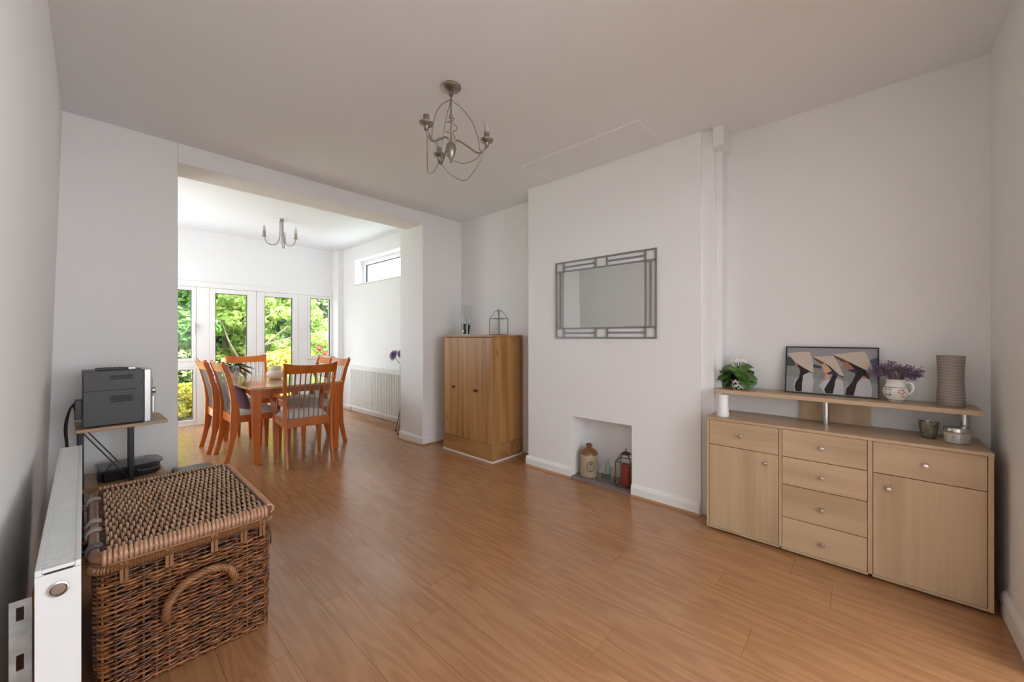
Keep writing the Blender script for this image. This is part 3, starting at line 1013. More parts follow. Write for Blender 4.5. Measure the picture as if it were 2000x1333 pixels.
# ------------------------------------------------------------------ mirror
r = thing('wall_mirror', 'rectangular wall mirror in a pewter lattice frame above the niche', 'mirror', (2.80, 0, 0))
my0, my1, mz0, mz1 = 1.124, 2.035, 1.205, 1.873
bt = 0.0135
BX = (-0.015, -0.005)
bd = 0.093


def mbar(y0, y1, z0, z1):
    B('frame_bar', M['pewter'], r, BX[0], BX[1], y0, y1, z0, z1, 0.0015)


for z in (mz0, mz0 + bd - bt, mz1 - bd, mz1 - bt):
    mbar(my0, my1, z, z + bt)
for y in (my0, my0 + bd - bt, my1 - bd, my1 - bt):
    mbar(y, y + bt, mz0 + bt if y in (my0, my1 - bt) else mz0 + bt, mz1 - bt)
ym = (my0 + my1) / 2
for (za, zb) in ((mz0 + bt, mz0 + bd - bt), (mz1 - bd + bt, mz1 - bt)):
    for yy in (ym - 0.045 - bt, ym + 0.045):
        mbar(yy, yy + bt, za, zb)
    zc = (za + zb) / 2
    mbar(my0 + bd, ym - 0.045 - bt, zc - bt / 2, zc + bt / 2)
    mbar(ym + 0.045 + bt, my1 - bd, zc - bt / 2, zc + bt / 2)
for (ya, yb) in ((my0 + bt, my0 + bd - bt), (my1 - bd + bt, my1 - bt)):
    yc = (ya + yb) / 2
    mbar(yc - bt / 2, yc + bt / 2, mz0 + bd, mz1 - bd)
B('mirror_glass', M['mirror'], r, -0.0135, -0.009, my0 + bd, my1 - bd, mz0 + bd, mz1 - bd)
B('backing_board', M['blackm'], r, -0.009, 0.0, my0 + bd - .004, my1 - bd + .004, mz0 + bd - .004, mz1 - bd + .004)

# ------------------------------------------------------------------ niche things
hz = 0.018
r = thing('stoneware_jug', 'brown shouldered cream stoneware flagon in the niche', 'jug', (2.905, 1.762, hz))
gr = flat('cream_salt_glaze', (0.42, 0.33, 0.22), 0.35, var=0.15, vscale=10)
gb = flat('brown_salt_glaze', (0.19, 0.08, 0.03), 0.3, var=0.25, vscale=14)
MB().lathe([(0.066, 0), (0.072, 0.004), (0.075, 0.02), (0.075, 0.19)], 36).build('body', gr, r, 50)
MB().lathe([(0.075, 0.19), (0.0735, 0.203), (0.060, 0.222), (0.038, 0.238), (0.024, 0.246), (0.021, 0.254), (0.028, 0.262), (0.028, 0.272), (0.020, 0.276), (0.014, 0.27)], 36).build('shoulder', gb, r, 50)
em = MB()


def wrapj(mb, pts, cq):
    mb.add([(0.0756 * math.cos(cq + px / 0.075), 0.0756 * math.sin(cq + px / 0.075), pz) for px, pz in pts], [tuple(range(len(pts)))])


cq = PI + 0.72
for i in range(28):
    q0, q1 = 2 * PI * i / 28, 2 * PI * (i + 1) / 28
    wrapj(em, [(0.034 * math.cos(q0), 0.10 + 0.045 * math.sin(q0)), (0.034 * math.cos(q1), 0.10 + 0.045 * math.sin(q1)), (0.028 * math.cos(q1), 0.10 + 0.038 * math.sin(q1)), (0.028 * math.cos(q0), 0.10 + 0.038 * math.sin(q0))], cq)
for z in (0.078, 0.088, 0.098, 0.108):
    for i in range(6):
        wrapj(em, [(-0.021 + i * 0.007, z), (-0.021 + i * 0.007 + 0.005, z), (-0.021 + i * 0.007 + 0.005, z + 0.003), (-0.021 + i * 0.007, z + 0.003)], cq)
wrapj(em, [(-0.01, 0.116), (0.01, 0.116), (0.008, 0.128), (0, 0.132), (-0.008, 0.128)], cq)
tag(em.build('stamped_emblem', flat('stamp_ink', (0.07, 0.055, 0.045), 0.5), r), kind='stuff')
bp_ = [(0.020, 0), (0.026, 0.003), (0.027, 0.012), (0.027, 0.05), (0.022, 0.075), (0.014, 0.098), (0.0125, 0.122), (0.016, 0.128), (0.0155, 0.134), (0.0115, 0.134), (0.0105, 0.12), (0.020, 0.07), (0.024, 0.05), (0.024, 0.01)]
for (bx, by, sc_, lab) in ((2.865, 1.637, 1.0, 'small clear glass milk bottle beside the stoneware flagon'), (2.945, 1.606, 1.28, 'tallest clear glass carafe standing at the back of the niche'), (2.875, 1.528, 1.0, 'small clear glass bottle next to the candle lantern in the niche')):
    o = MB().lathe([(a * (1.0 if sc_ == 1 else 1.1), z * sc_) for a, z in bp_], 24).build('glass_bottle', M['clear'], None, 50, loc=(bx, by, hz))
    tag(o, lab, 'bottle', 'glass bottles in the niche')


def lantern(name, label, loc, w_, h1, h2, topw, mat, rz, glass=True, ring=True):
    """glazed metal lantern: square body, pyramid shoulder, ring"""
    r = thing(name, label, 'lantern', loc, rz)
    a = w_ / 2
    t0 = 0.0028
    cs = [(-a, -a), (a, -a), (a, a), (-a, a)]
    tw = topw / 2
    for i in range(4):
        (x0, y0), (x1, y1) = cs[i], cs[(i + 1) % 4]
        MB().bar((x0, y0, 0), (x0, y0, h1), 2 * t0, 2 * t0).build('corner_bar', mat, r)
        for z in (t0, h1):
            MB().bar((x0, y0, z), (x1, y1, z), 2 * t0, 2 * t0).build('rail', mat, r)
        s_ = tw / a
        MB().bar((x0, y0, h1), (x0 * s_, y0 * s_, h2), 2 * t0, 2 * t0).build('roof_bar', mat, r)
        MB().bar((x0 * s_, y0 * s_, h2), (x1 * s_, y1 * s_, h2), 2 * t0, 2 * t0).build('cap_rail', mat, r)
        if glass:
            MB().add([(x0, y0, t0), (x1, y1, t0), (x1, y1, h1), (x0, y0, h1)], [(0, 1, 2, 3)]).build('glass_pane', M['clear'], r)
    if ring:
        MB().lathe([(tw * 1.2, h2), (tw * 1.25, h2 + 0.006), (tw * 0.7, h2 + 0.016), (0.004, h2 + 0.02)], 16).build('cap', mat, r, 50)
        MB().tube([(0.016 * math.cos(q), 0, h2 + 0.03 + 0.012 * math.sin(q)) for q in [2 * PI * i / 16 for i in range(16)]], 0.0022, 6, True).build('ring', mat, r, 60)
    return r


brs = flat('tarnished_brass', (0.16, 0.12, 0.07), 0.4, 0.8)
lantern('candle_lantern', 'tarnished brass glass lantern holding a red candle in the niche', (2.908, 1.424, hz), 0.125, 0.20, 0.255, 0.06, brs, 0.12)
r = thing('red_candle', 'thick red pillar candle inside the brass lantern', 'candle', (2.915, 1.42, hz + 0.006))
MB().lathe([(0.043, 0), (0.043, 0.156), (0.040, 0.160), (0.03, 0.154), (0.004, 0.152)], 32).build('wax', flat('red_wax', (0.30, 0.025, 0.015), 0.4), r, 50)
MB().tube([(0, 0, 0.15), (0.001, 0, 0.168)], 0.0012, 5).build('wick', M['black'], r)

# ------------------------------------------------------------------ pine cupboard
CX0, CX1, CY0, CY1, CH = 2.605, 3.04, 2.645, 3.392, 1.238
r = thing('pine_cupboard', 'orange pine two door cupboard standing in the recess', 'cupboard', ((CX0 + CX1) / 2, (CY0 + CY1) / 2, 0))
hx, hy_ = (CX1 - CX0) / 2, (CY1 - CY0) / 2
B('base_board', M['trim'], r, -hx - 0.012, hx, -hy_ - 0.012, hy_ + 0.012, 0, 0.014, 0.001)
B('plinth', M['pine_h'], r, -hx - 0.008, hx, -hy_ - 0.008, hy_ + 0.008, 0.014, 0.165, 0.003)
bd_ = MB()
bd_.box(-hx, hx, -hy_, -hy_ + 0.02, 0.165, CH - 0.022).box(-hx, hx, hy_ - 0.02, hy_, 0.165, CH - 0.022).box(-hx + 0.05, hx, -hy_ + 0.02, hy_ - 0.02, 0.165, 0.185).box(hx - 0.01, hx, -hy_ + 0.02, hy_ - 0.02, 0.185, CH - 0.022)
bd_.build('body', M['pine'], r, bevel=0.0015)
B('top', M['pine_h'], r, -hx - 0.008, hx, -hy_ - 0.008, hy_ + 0.008, CH - 0.022, CH, 0.004)
for s_ in (1, -1):
    ys = sorted((s_ * 0.0012, s_ * (hy_ - 0.004)))
    d = thing('door', None, None)
    d.parent = r
    nb = 4
    for i in range(nb):
        ya = ys[0] + (ys[1] - ys[0]) * i / nb
        yb = ys[0] + (ys[1] - ys[0]) * (i + 1) / nb
        B('board', M['pine'], d, -hx - 0.004, -hx + 0.016, ya + 0.0003, yb - 0.0003, 0.170, CH - 0.028, 0.0006)
    kn = MB().lathe([(0.009, 0), (0.008, 0.010), (0.015, 0.018), (0.0175, 0.027), (0.013, 0.034), (0.003, 0.036)], 20).build('knob', flat('dark_turned_knob', (0.10, 0.035, 0.015), 0.25), d, 60, loc=(-hx - 0.004, 0.195 if s_ > 0 else -0.145, 0.69 if s_ > 0 else 0.68))
    kn.rotation_euler = (0, -PI / 2, 0)

r = thing('glass_cylinder', 'tall clear glass cylinder with a dark potted orchid on the pine cupboard', 'vase', (2.79, 3.25, CH))
MB().lathe([(0.050, 0), (0.055, 0.003), (0.055, 0.318), (0.053, 0.325), (0.051, 0.318), (0.051, 0.010), (0.004, 0.010)], 32).build('glass_wall', M['clear'], r, 50)
MB().lathe([(0.034, 0.011), (0.044, 0.10), (0.046, 0.108), (0.040, 0.108), (0.004, 0.098)], 24).build('plastic_pot', M['black'], r, 40)
dl = flat('dark_orchid_leaf', (0.03, 0.045, 0.025), 0.4)
for i in range(6):
    q = i * 1.05
    o = obj('leaf', big_leaf(dl, 0.075, 0.03, 2, 0.6), r, loc=(0, 0, 0.10))
    o.rotation_euler = (0, -0.95, q)
    o.scale = (0.75, 0.75, 0.75)
MB().tube([(0, 0, 0.1), (0.006, -0.008, 0.15), (0.0, -0.004, 0.19)], 0.0025, 6).build('spike', dl, r)
B('price_label', M['trim'], r, -0.0475, -0.0465, -0.018, 0.004, 0.03, 0.055)

lantern('terrarium_lantern', 'thin green grey wire lantern frame standing on the pine cupboard', (2.80, 2.755, CH), 0.132, 0.165, 0.245, 0.045, flat('verdigris_wire', (0.12, 0.13, 0.11), 0.45, 0.5), 0.06, False, False)
lt = bpy.data.objects['terrarium_lantern']
MB().tube([(-0.02, 0, 0.245), (-0.018, 0, 0.257), (0, 0, 0.262), (0.018, 0, 0.257), (0.02, 0, 0.245)], 0.0026, 6).build('carry_loop', flat('verdigris', (0.12, 0.13, 0.11), 0.45, 0.5), lt, 60)


# ------------------------------------------------------------------ dining table
TZ = 0.737
r = thing('dining_table', 'orange cherry dining table with glossy bowed top and tapered legs', 'table', (1.425, 4.90, 0))
pts = []


def edge(x0, y0, x1, y1, bow, n=10):
    nx, ny = (y1 - y0), -(x1 - x0)
    l = math.hypot(nx, ny)
    for i in range(n):
        t = i / n
        k = bow * 4 * t * (1 - t)
        pts.append((x0 + (x1 - x0) * t + nx / l * k, y0 + (y1 - y0) * t + ny / l * k))


TX, TY = 0.432, 0.675
edge(-TX, -TY, TX, -TY, 0.025)
edge(TX, -TY, TX, TY, 0.022)
edge(TX, TY, -TX, TY, 0.025)
edge(-TX, TY, -TX, -TY, 0.022)
MB().prism(pts, TZ - 0.022, TZ).build('table_top', M['ttop'], r, 30, bevel=0.004)
LX, LY = 0.372, 0.628
for sx in (-1, 1):
    for sy in (-1, 1):
        mb = MB()
        a, c_ = 0.036, 0.022
        vs = [(sx * LX + i * q, sy * LY + j * q, z) for z, q in ((0, c_), (0.55, a), (TZ - 0.022, a)) for i, j in ((-1, -1), (1, -1), (1, 1), (-1, 1))]
        fs = [(3, 2, 1, 0), (8, 9, 10, 11)] + [(k * 4 + i, k * 4 + (i + 1) % 4, k * 4 + 4 + (i + 1) % 4, k * 4 + 4 + i) for k in range(2) for i in range(4)]
        mb.add(vs, fs).build('leg', M['cherry'], r, bevel=0.004)


def apron(L_, n=12):
    p = [(-L_, TZ - 0.022), (-L_, TZ - 0.13)]
    for i in range(1, n):
        t = -1 + 2 * i / n
        p.append((L_ * t, TZ - 0.078 - 0.052 * abs(t) ** 3))
    p += [(L_, TZ - 0.13), (L_, TZ - 0.022)]
    return p


for s_ in (-1, 1):
    p = apron(LX - 0.03)
    mb = MB()
    k = len(p)
    y0 = s_ * (LY - 0.005)
    mb.add([(a, y0 - 0.011, z) for a, z in p] + [(a, y0 + 0.011, z) for a, z in p], [tuple(range(k)), tuple(reversed(range(k, 2 * k)))] + [(i, i + k, (i + 1) % k + k, (i + 1) % k) for i in range(k)])
    mb.build('apron', M['cherry'], r)
    p = apron(LY - 0.03)
    mb = MB()
    x0 = s_ * (LX - 0.005)
    mb.add([(x0 - 0.011, a, z) for a, z in p] + [(x0 + 0.011, a, z) for a, z in p], [tuple(range(k)), tuple(reversed(range(k, 2 * k)))] + [(i, i + k, (i + 1) % k + k, (i + 1) % k) for i in range(k)])
    mb.build('apron', M['cherry'], r)

# ------------------------------------------------------------------ dining chairs


def backcurve(z):
    """depth of the rear post's centre line at height z"""
    K = [(0, -0.268), (0.12, -0.238), (0.25, -0.212), (0.40, -0.196), (0.52, -0.198), (0.66, -0.218), (0.82, -0.252), (0.97, -0.300)]
    for (z0, y0), (z1, y1) in zip(K, K[1:]):
        if z0 <= z <= z1:
            t = (z - z0) / (z1 - z0)
            t = t * t * (3 - 2 * t) * 0.35 + t * 0.65
            return y0 + (y1 - y0) * t
    return K[-1][1]


def make_chair(name, label, arms):
    r = thing(name, label, 'chair', group='cherry dining chairs')
    HW = 0.198
    for s_ in (-1, 1):
        mb = MB()
        vs = []
        n = 20
        for i in range(n + 1):
            z = 0.955 * i / n
            y = backcurve(z)
            d = 0.021 + 0.017 * math.exp(-((z - 0.42) / 0.17) ** 2)
            wx = 0.0125
            xx = s_ * (HW + 0.020 * max(0, (z - 0.45) / 0.5))
            vs += [(xx - wx, y - d, z), (xx + wx, y - d, z), (xx + wx, y + d, z), (xx - wx, y + d, z)]
        fs = [(3, 2, 1, 0), tuple(n * 4 + i for i in range(4))] + [(k * 4 + i, k * 4 + (i + 1) % 4, k * 4 + 4 + (i + 1) % 4, k * 4 + 4 + i) for k in range(n) for i in range(4)]
        mb.add(vs, fs).build('rear_post', M['cherry'], r, 30, bevel=0.003)
        # front leg, tapered
        mb = MB()
        xx, yy = s_ * 0.205, 0.195
        vs = [(xx + i * q, yy + j * q, z) for z, q in ((0, 0.013), (0.30, 0.021), (0.435, 0.021)) for i, j in ((-1, -1), (1, -1), (1, 1), (-1, 1))]
        fs = [(3, 2, 1, 0), (8, 9, 10, 11)] + [(k * 4 + i, k * 4 + (i + 1) % 4, k * 4 + 4 + (i + 1) % 4, k * 4 + 4 + i) for k in range(2) for i in range(4)]
        mb.add(vs, fs).build('leg', M['cherry'], r, bevel=0.003)
        # side rail
        mb = MB()
        mb.bar((s_ * 0.202, -0.19, 0.405), (s_ * 0.207, 0.19, 0.405), 0.022, 0.065)
        mb.build('seat_rail', M['cherry'], r, bevel=0.002)
    B('seat_rail', M['cherry'], r, -0.2, 0.2, 0.180, 0.204, 0.372, 0.437, 0.002)
    B('seat_rail', M['cherry'], r, -0.195, 0.195, -0.212, -0.185, 0.362, 0.445, 0.002)
    # padded seat
    n = 12
    mb = MB()
    vs, fs = [], []
    for j in range(n + 1):
        for i in range(n + 1):
            u, v = -1 + 2 * i / n, -1 + 2 * j / n
            e = (1 - abs(u) ** 5) * (1 - abs(v) ** 5)
            vs.append((u * (0.202 + 0.010 * v), v * 0.194 + 0.004, 0.437 + 0.048 * e ** 0.45 + 0.006 * (1 - u * u) * (1 - v * v)))
    fs = [(j * (n + 1) + i, j * (n + 1) + i + 1, (j + 1) * (n + 1) + i + 1, (j + 1) * (n + 1) + i) for j in range(n) for i in range(n)]
    k = len(vs)
    vs += [(-0.195, -0.188, 0.43), (0.195, -0.188, 0.43), (0.208, 0.196, 0.43), (-0.208, 0.196, 0.43)]
    fs.append((k + 3, k + 2, k + 1, k))
    rim = [i for i in range(n)] + [i * (n + 1) + n for i in range(n)] + [n * (n + 1) + n - i for i in range(n)] + [(n - i) * (n + 1) for i in range(n)]
    cor = [k] * n + [k + 1] * n + [k + 2] * n + [k + 3] * n
    for q in range(4 * n):
        fs.append((rim[(q + 1) % (4 * n)], rim[q], cor[q]))
    mb.add(vs, fs).build('seat_cushion', M['fabric'], r, 75)
    # curved top rail
    mb = MB()
    n = 14
    vs = []
    for i in range(n + 1):
        t = -1 + 2 * i / n
        xx = t * 0.231
        bow = 0.022 * (1 - t * t)
        zt = 0.972 - 0.020 * (1 - t * t) + (0.008 * abs(t) ** 6)
        zb = 0.878 - 0.004 * (1 - t * t)
        for z, o in ((zb, -0.012), (zt, -0.010), (zt, 0.010), (zb, 0.012)):
            vs.append((xx, backcurve(z) - bow + o, z))
    fs = [(0, 1, 2, 3), tuple(n * 4 + 3 - i for i in range(4))] + [(k * 4 + i, k * 4 + 4 + i, k * 4 + 4 + (i + 1) % 4, k * 4 + (i + 1) % 4) for k in range(n) for i in range(4)]
    mb.add(vs, fs).build('top_rail', M['cherry'], r, 40, bevel=0.002)
    ns = 9 if arms else 7
    for i in range(ns):
        t = -1 + 2 * (i + 0.5) / ns
        p = [(t * 0.19 * (1 + 0.08 * (z - 0.44)), backcurve(z) - 0.018 * (1 - t * t) * (z - 0.44) / 0.45, z) for z in (0.44, 0.55, 0.66, 0.77, 0.884)]
        MB().tube(p, 0.0062, 6, flat=0.7).build('spindle', M['spindle'], r, 60)
    if arms:
        for s_ in (-1, 1):
            pth = [(0.205, 0.170, 0.41), (0.222, 0.205, 0.50), (0.232, 0.225, 0.60), (0.232, 0.215, 0.640), (0.230, 0.17, 0.655), (0.232, 0.06, 0.655), (0.228, -0.08, 0.650), (0.216, -0.2, 0.652)]
            w_ = [0.024, 0.022, 0.020, 0.024, 0.030, 0.034, 0.030, 0.020]
            vs = []
            for i, (a, b2, z) in enumerate(pth):
                hw = w_[i] * 0.62
                th = 0.013
                if i < 3:
                    vs += [(s_ * (a - hw), b2 - th, z), (s_ * (a + hw), b2 - th, z), (s_ * (a + hw), b2 + th, z), (s_ * (a - hw), b2 + th, z)]
                elif i == 3:
                    vs += [(s_ * (a - hw), b2 - th, z - .012), (s_ * (a + hw), b2 - th, z - .012), (s_ * (a + hw), b2 + th, z + .012), (s_ * (a - hw), b2 + th, z + .012)]
                else:
                    vs += [(s_ * (a - hw), b2, z - th), (s_ * (a + hw), b2, z - th), (s_ * (a + hw), b2, z + th), (s_ * (a - hw), b2, z + th)]
            n = len(pth) - 1
            fs = [(3, 2, 1, 0), tuple(n * 4 + i for i in range(4))] + [(k * 4 + i, k * 4 + (i + 1) % 4, k * 4 + 4 + (i + 1) % 4, k * 4 + 4 + i) for k in range(n) for i in range(4)]
            MB().add(vs, fs).build('armrest', M['cherry'], r, 50, bevel=0.004)
    return r


ch = make_chair('dining_chair', 'cherry side chair with lilac cushion, closest to the wicker basket', False)
ch.location = (1.135, 4.755, 0)
ch.rotation_euler.z = -PI / 2 + 0.03
for loc, rz, lab in (((1.080, 5.215, 0), -PI / 2 + 0.0, 'cherry side chair with lilac cushion, nearer the garden window than its twin'),
                     ((1.725, 4.67, 0), PI / 2 + 0.03, 'cherry side chair beside the ribbed radiator, nearer the opening'),
                     ((1.745, 5.17, 0), PI / 2 - 0.06, 'cherry side chair beside the ribbed radiator, nearer the garden')):
    c_ = copy_tree(ch)
    c_.location = loc
    c_.rotation_euler.z = rz
    c_['label'] = lab
ar = make_chair('dining_armchair', 'cherry armchair with its slatted back turned to the room', True)
ar.location = (1.425, 4.15, 0)
ar.rotation_euler.z = -0.09
c_ = copy_tree(ar)
c_.location = (1.405, 5.835, 0)
c_.rotation_euler.z = PI + 0.03
c_['label'] = 'cherry armchair at the garden end of the table'


def cushion(label, loc, rot, w_=0.36):
    n = 14
    vs = []
    for sgn in (1, -1):
        for j in range(n + 1):
            for i in range(n + 1):
                u, v = -1 + 2 * i / n, -1 + 2 * j / n
                e = max(0, (1 - u ** 4) * (1 - v ** 4)) ** 0.55
                pin = 1 - 0.10 * (1 - u * u) * abs(v) ** 3 * 1 - 0.0
                pin2 = 1 - 0.10 * (1 - v * v) * abs(u) ** 3
                vs.append((u * w_ / 2 * pin2, v * w_ / 2 * pin, sgn * 0.062 * e + 0.004 * math.sin(9 * u + 5 * v) * e))
    k = (n + 1) ** 2
    fs = [(j * (n + 1) + i, j * (n + 1) + i + 1, (j + 1) * (n + 1) + i + 1, (j + 1) * (n + 1) + i) for j in range(n) for i in range(n)]
    fs += [tuple(k + q for q in reversed(f)) for f in list(fs)]
    o = MB().add(vs, fs).build('cushion', M['lilac'], None, 80)
    o.location = loc
    o.rotation_euler = rot
    return tag(o, label, 'cushion', 'lilac cushions on the chairs')


cushion('lilac satin cushion on the chair closest to the wicker basket', (1.008, 4.755, 0.612), (PI / 2, 0.0, PI / 2), 0.29)
cushion('lilac satin cushion on the chair nearer the garden window', (0.953, 5.215, 0.612), (PI / 2, 0.0, PI / 2), 0.29)
for o in [x for x in bpy.data.objects if x.name.startswith('cushion')]:
    o.rotation_euler = (Matrix.Rotation(math.radians(-24), 3, 'Y') @ o.rotation_euler.to_matrix()).to_euler()

# things on the dining table
r = thing('table_plant', 'dark leaved houseplant in a white pot on the dining table', 'plant', (1.088, 5.40, TZ))
MB().lathe([(0.058, 0), (0.062, 0.003), (0.080, 0.128), (0.080, 0.132), (0.074, 0.132), (0.070, 0.11)], 32).build('pot', M['ceramic'], r, 50)
MB().lathe([(0.073, 0.10), (0.073, 0.112), (0.004, 0.118)], 24).build('soil', M['soil'], r, 60)
pl = flat('purple_green_leaf', (0.055, 0.04, 0.035), 0.4, var=0.5, vscale=40)
pl2 = flat('rust_leaf', (0.16, 0.06, 0.04), 0.45, var=0.3, vscale=40)
lv = [big_leaf(pl, 0.15, 0.05, 3, 0.9), big_leaf(pl2, 0.13, 0.045, 3, 1.2), big_leaf(pl, 0.11, 0.04, 3, 0.5)]
g = random.Random(9)
for i in range(22):
    q = 2 * PI * i / 22 * 3.3
    o = obj('leaf', lv[i % 3], r, loc=(0.02 * math.cos(q), 0.02 * math.sin(q), 0.12 + 0.03 * g.random()))
    o.rotation_euler = (g.uniform(-0.3, 0.3), -g.uniform(0.1, 0.9), q)
vz = MB().lathe([(0.050, 0), (0.058, 0.003), (0.080, 0.022), (0.090, 0.050), (0.086, 0.078), (0.066, 0.098), (0.056, 0.104), (0.058, 0.114), (0.058, 0.142), (0.055, 0.148), (0.050, 0.146), (0.049, 0.11), (0.04, 0.1)], 40).build('round_vase', M['porcelain'], None, 60, loc=(1.405, 4.945, TZ))
tag(vz, 'squat round cream stoneware vase on the dining table', 'vase')

# ------------------------------------------------------------------ ceiling lights
r = thing('chandelier', 'aged nickel three arm candle chandelier with wire scrolls on the main ceiling', 'ceiling light', (1.358, 1.711, CZ), -YAW)
# local x is the picture's right, y runs away from the camera
MB().lathe([(0.056, 0), (0.057, -0.004), (0.050, -0.013), (0.030, -0.022), (0.012, -0.026), (0.0115, -0.05), (0.004, -0.052)], 28).build('canopy', M['nickel'], r, 50)
MB().tube([(0, 0, -0.05), (0, 0, -0.33)], 0.0042, 8).build('stem', M['nickel'], r, 60)
MB().lathe([(0.009, -0.175), (0.011, -0.172), (0.011, -0.163), (0.009, -0.160)], 12).build('collar', M['nickel'], r, 40)
MB().lathe([(0.005, -0.425), (0.007, -0.418), (0.004, -0.412), (0.012, -0.402), (0.024, -0.375), (0.029, -0.345), (0.026, -0.325), (0.018, -0.318), (0.006, -0.316)], 24).build('urn', M['nickel'], r, 60)
hp = []
for i in range(90):
    t = i / 89
    q = t * 2 * PI * 2.7
    rr = 0.012 + 0.020 * math.sin(PI * min(1, t * 1.15)) + 0.004 * math.sin(3 * q)
    hp.append((rr * math.cos(q), rr * math.sin(q), -0.17 - 0.145 * t))
MB().tube(hp, 0.0021, 5).build('spiral_wire', M['nickel'], r, 60)
bulbm = flat('clear_bulb', (0.8, 0.78, 0.74), 0.08, trans=0.5)
R0 = 0.2


def bez(P, n=24):
    """smooth curve through points (Catmull-Rom)"""
    P = [Vector(p) for p in P]
    P = [P[0] * 2 - P[1]] + P + [P[-1] * 2 - P[-2]]
    out = []
    segs = len(P) - 3
    for s_ in range(segs):
        a, b2, c2, d2 = P[s_:s_ + 4]
        for i in range(n // segs + 1):
            t = i / (n // segs + 1)
            out.append(0.5 * ((2 * b2) + (c2 - a) * t + (2 * a - 5 * b2 + 4 * c2 - d2) * t * t + (-a + 3 * b2 - 3 * c2 + d2) * t ** 3))
    out.append(P[-2])
    return out


for k, phi in enumerate((0, 2 * PI / 3, 4 * PI / 3)):
    c_, s_ = math.cos(phi), math.sin(phi)

    def pol(rr, z, dq=0.0):
        return (rr * math.cos(phi + dq), rr * math.sin(phi + dq), z)
    MB().tube(bez([pol(0.010, -0.325), pol(0.022, -0.306), pol(0.045, -0.302), pol(0.095, -0.335), pol(0.150, -0.370), pol(0.188, -0.355), pol(R0, -0.322)], 30), 0.0052, 8).build('arm', M['nickel'], r, 60)
    cu = MB().lathe([(0.010, -0.336), (0.012, -0.318), (0.014, -0.314), (0.032, -0.308), (0.038, -0.298), (0.036, -0.297), (0.03, -0.304), (0.006, -0.306)], 20).build('drip_cup', M['nickel'], r, 50, loc=pol(R0, 0))
    tb = MB().lathe([(0.0155, -0.304), (0.0155, -0.258), (0.012, -0.257)], 18).build('candle_tube', M['nickel'], r, 50, loc=pol(R0, 0))
    if k != 2:
        MB().lathe([(0.0145, -0.258), (0.0150, -0.238), (0.0155, -0.225), (0.012, -0.205), (0.006, -0.192), (0.002, -0.188)], 16).build('bulb', bulbm, r, 60, loc=pol(R0, 0))
    MB().tube(bez([pol(0.006, -0.07), pol(0.016, -0.085), pol(0.055, -0.115), pol(0.115, -0.19), pol(0.152, -0.29), pol(0.158, -0.345), pol(0.175, -0.362), pol(0.192, -0.345)], 40), 0.0022, 6).build('bow_wire', M['nickel'], r, 60)
    # swag to the next arm
    p2 = phi + 2 * PI / 3
    A_ = Vector(pol(0.195, -0.335))
    B_ = Vector((0.195 * math.cos(p2), 0.195 * math.sin(p2), -0.335))
    mid = (A_ + B_) / 2
    mid = Vector((mid.x * 1.35, mid.y * 1.35, -0.355))
    sw = [A_, A_.lerp(mid, 0.35) + Vector((0, 0, -0.075)), A_.lerp(mid, 0.75) + Vector((0, 0, -0.115)), mid * 1.0 + Vector((0, 0, -0.122)), B_.lerp(mid, 0.75) + Vector((0, 0, -0.115)), B_.lerp(mid, 0.35) + Vector((0, 0, -0.075)), B_]
    MB().tube(bez(sw, 36), 0.0022, 6).build('swag_wire', M['nickel'], r, 60)

r = thing('pendant_light', 'small chrome three arm candle fitting on the extension ceiling', 'ceiling light', (1.605, 5.40, EZ), -YAW)
MB().lathe([(0.058, 0), (0.059, -0.006), (0.050, -0.018), (0.022, -0.030), (0.004, -0.032)], 28).build('canopy', M['chrome'], r, 50)
for phi in (math.radians(-8), math.radians(112), math.radians(232)):
    def pol(rr, z):
        return (rr * math.cos(phi), rr * math.sin(phi), z)
    MB().tube(bez([pol(0.018, -0.028), pol(0.019, -0.14), pol(0.024, -0.24), pol(0.060, -0.315), pol(0.115, -0.335), pol(0.170, -0.315), pol(0.195, -0.25)], 36), 0.0058, 8).build('arm', M['nickel'], r, 60)
    MB().lathe([(0.008, -0.256), (0.028, -0.254), (0.036, -0.247), (0.034, -0.246), (0.004, -0.248)], 18).build('drip_cup', M['chrome'], r, 50, loc=pol(0.195, 0))
    MB().lathe([(0.0165, -0.246), (0.0165, -0.185), (0.013, -0.184)], 16).build('candle_tube', M['nickel'], r, 50, loc=pol(0.195, 0))
    MB().lathe([(0.014, -0.185), (0.016, -0.165), (0.014, -0.145), (0.006, -0.118), (0.002, -0.108)], 14).build('bulb', bulbm, r, 60, loc=pol(0.195, 0))

# ------------------------------------------------------------------ radiators
M['radiator'] = flat('radiator_enamel', (0.66, 0.66, 0.65), 0.35)
r = thing('panel_radiator', 'white double panel radiator on the wall beside the wicker basket', 'radiator', (-0.086, 1.35, 0.10), math.radians(0.64))
RL, RD, RH = 1.42, 0.067, 0.60
B('back_panel', M['radiator'], r, 0, 0.012, 0.004, RL - 0.004, 0.0, RH - 0.012, 0.003)
B('front_panel', M['radiator'], r, RD - 0.012, RD, 0.004, RL - 0.004, 0.0, RH - 0.012, 0.003)
B('convector', M['galv'], r, 0.014, RD - 0.014, 0.02, RL - 0.02, 0.03, RH - 0.06)
gr_ = MB()
gr_.box(-0.001, 0.009, 0, RL, RH - 0.014, RH).box(RD - 0.009, RD + 0.001, 0, RL, RH - 0.014, RH)
for y in (0.0, RL * 0.33, RL * 0.66, RL - 0.012):
    gr_.box(0.009, RD - 0.009, y, y + 0.012, RH - 0.010, RH - 0.001)
gr_.build('grille_frame', M['radiator'], r, bevel=0.002)
slat = MB().box(0.009, RD - 0.009, 0, 0.0048, -0.006, -0.0008).mesh('slat', M['radiator'])
y = 0.018
while y < RL - 0.016:
    obj('slat', slat, r, loc=(0, y, RH))
    y += 0.0108
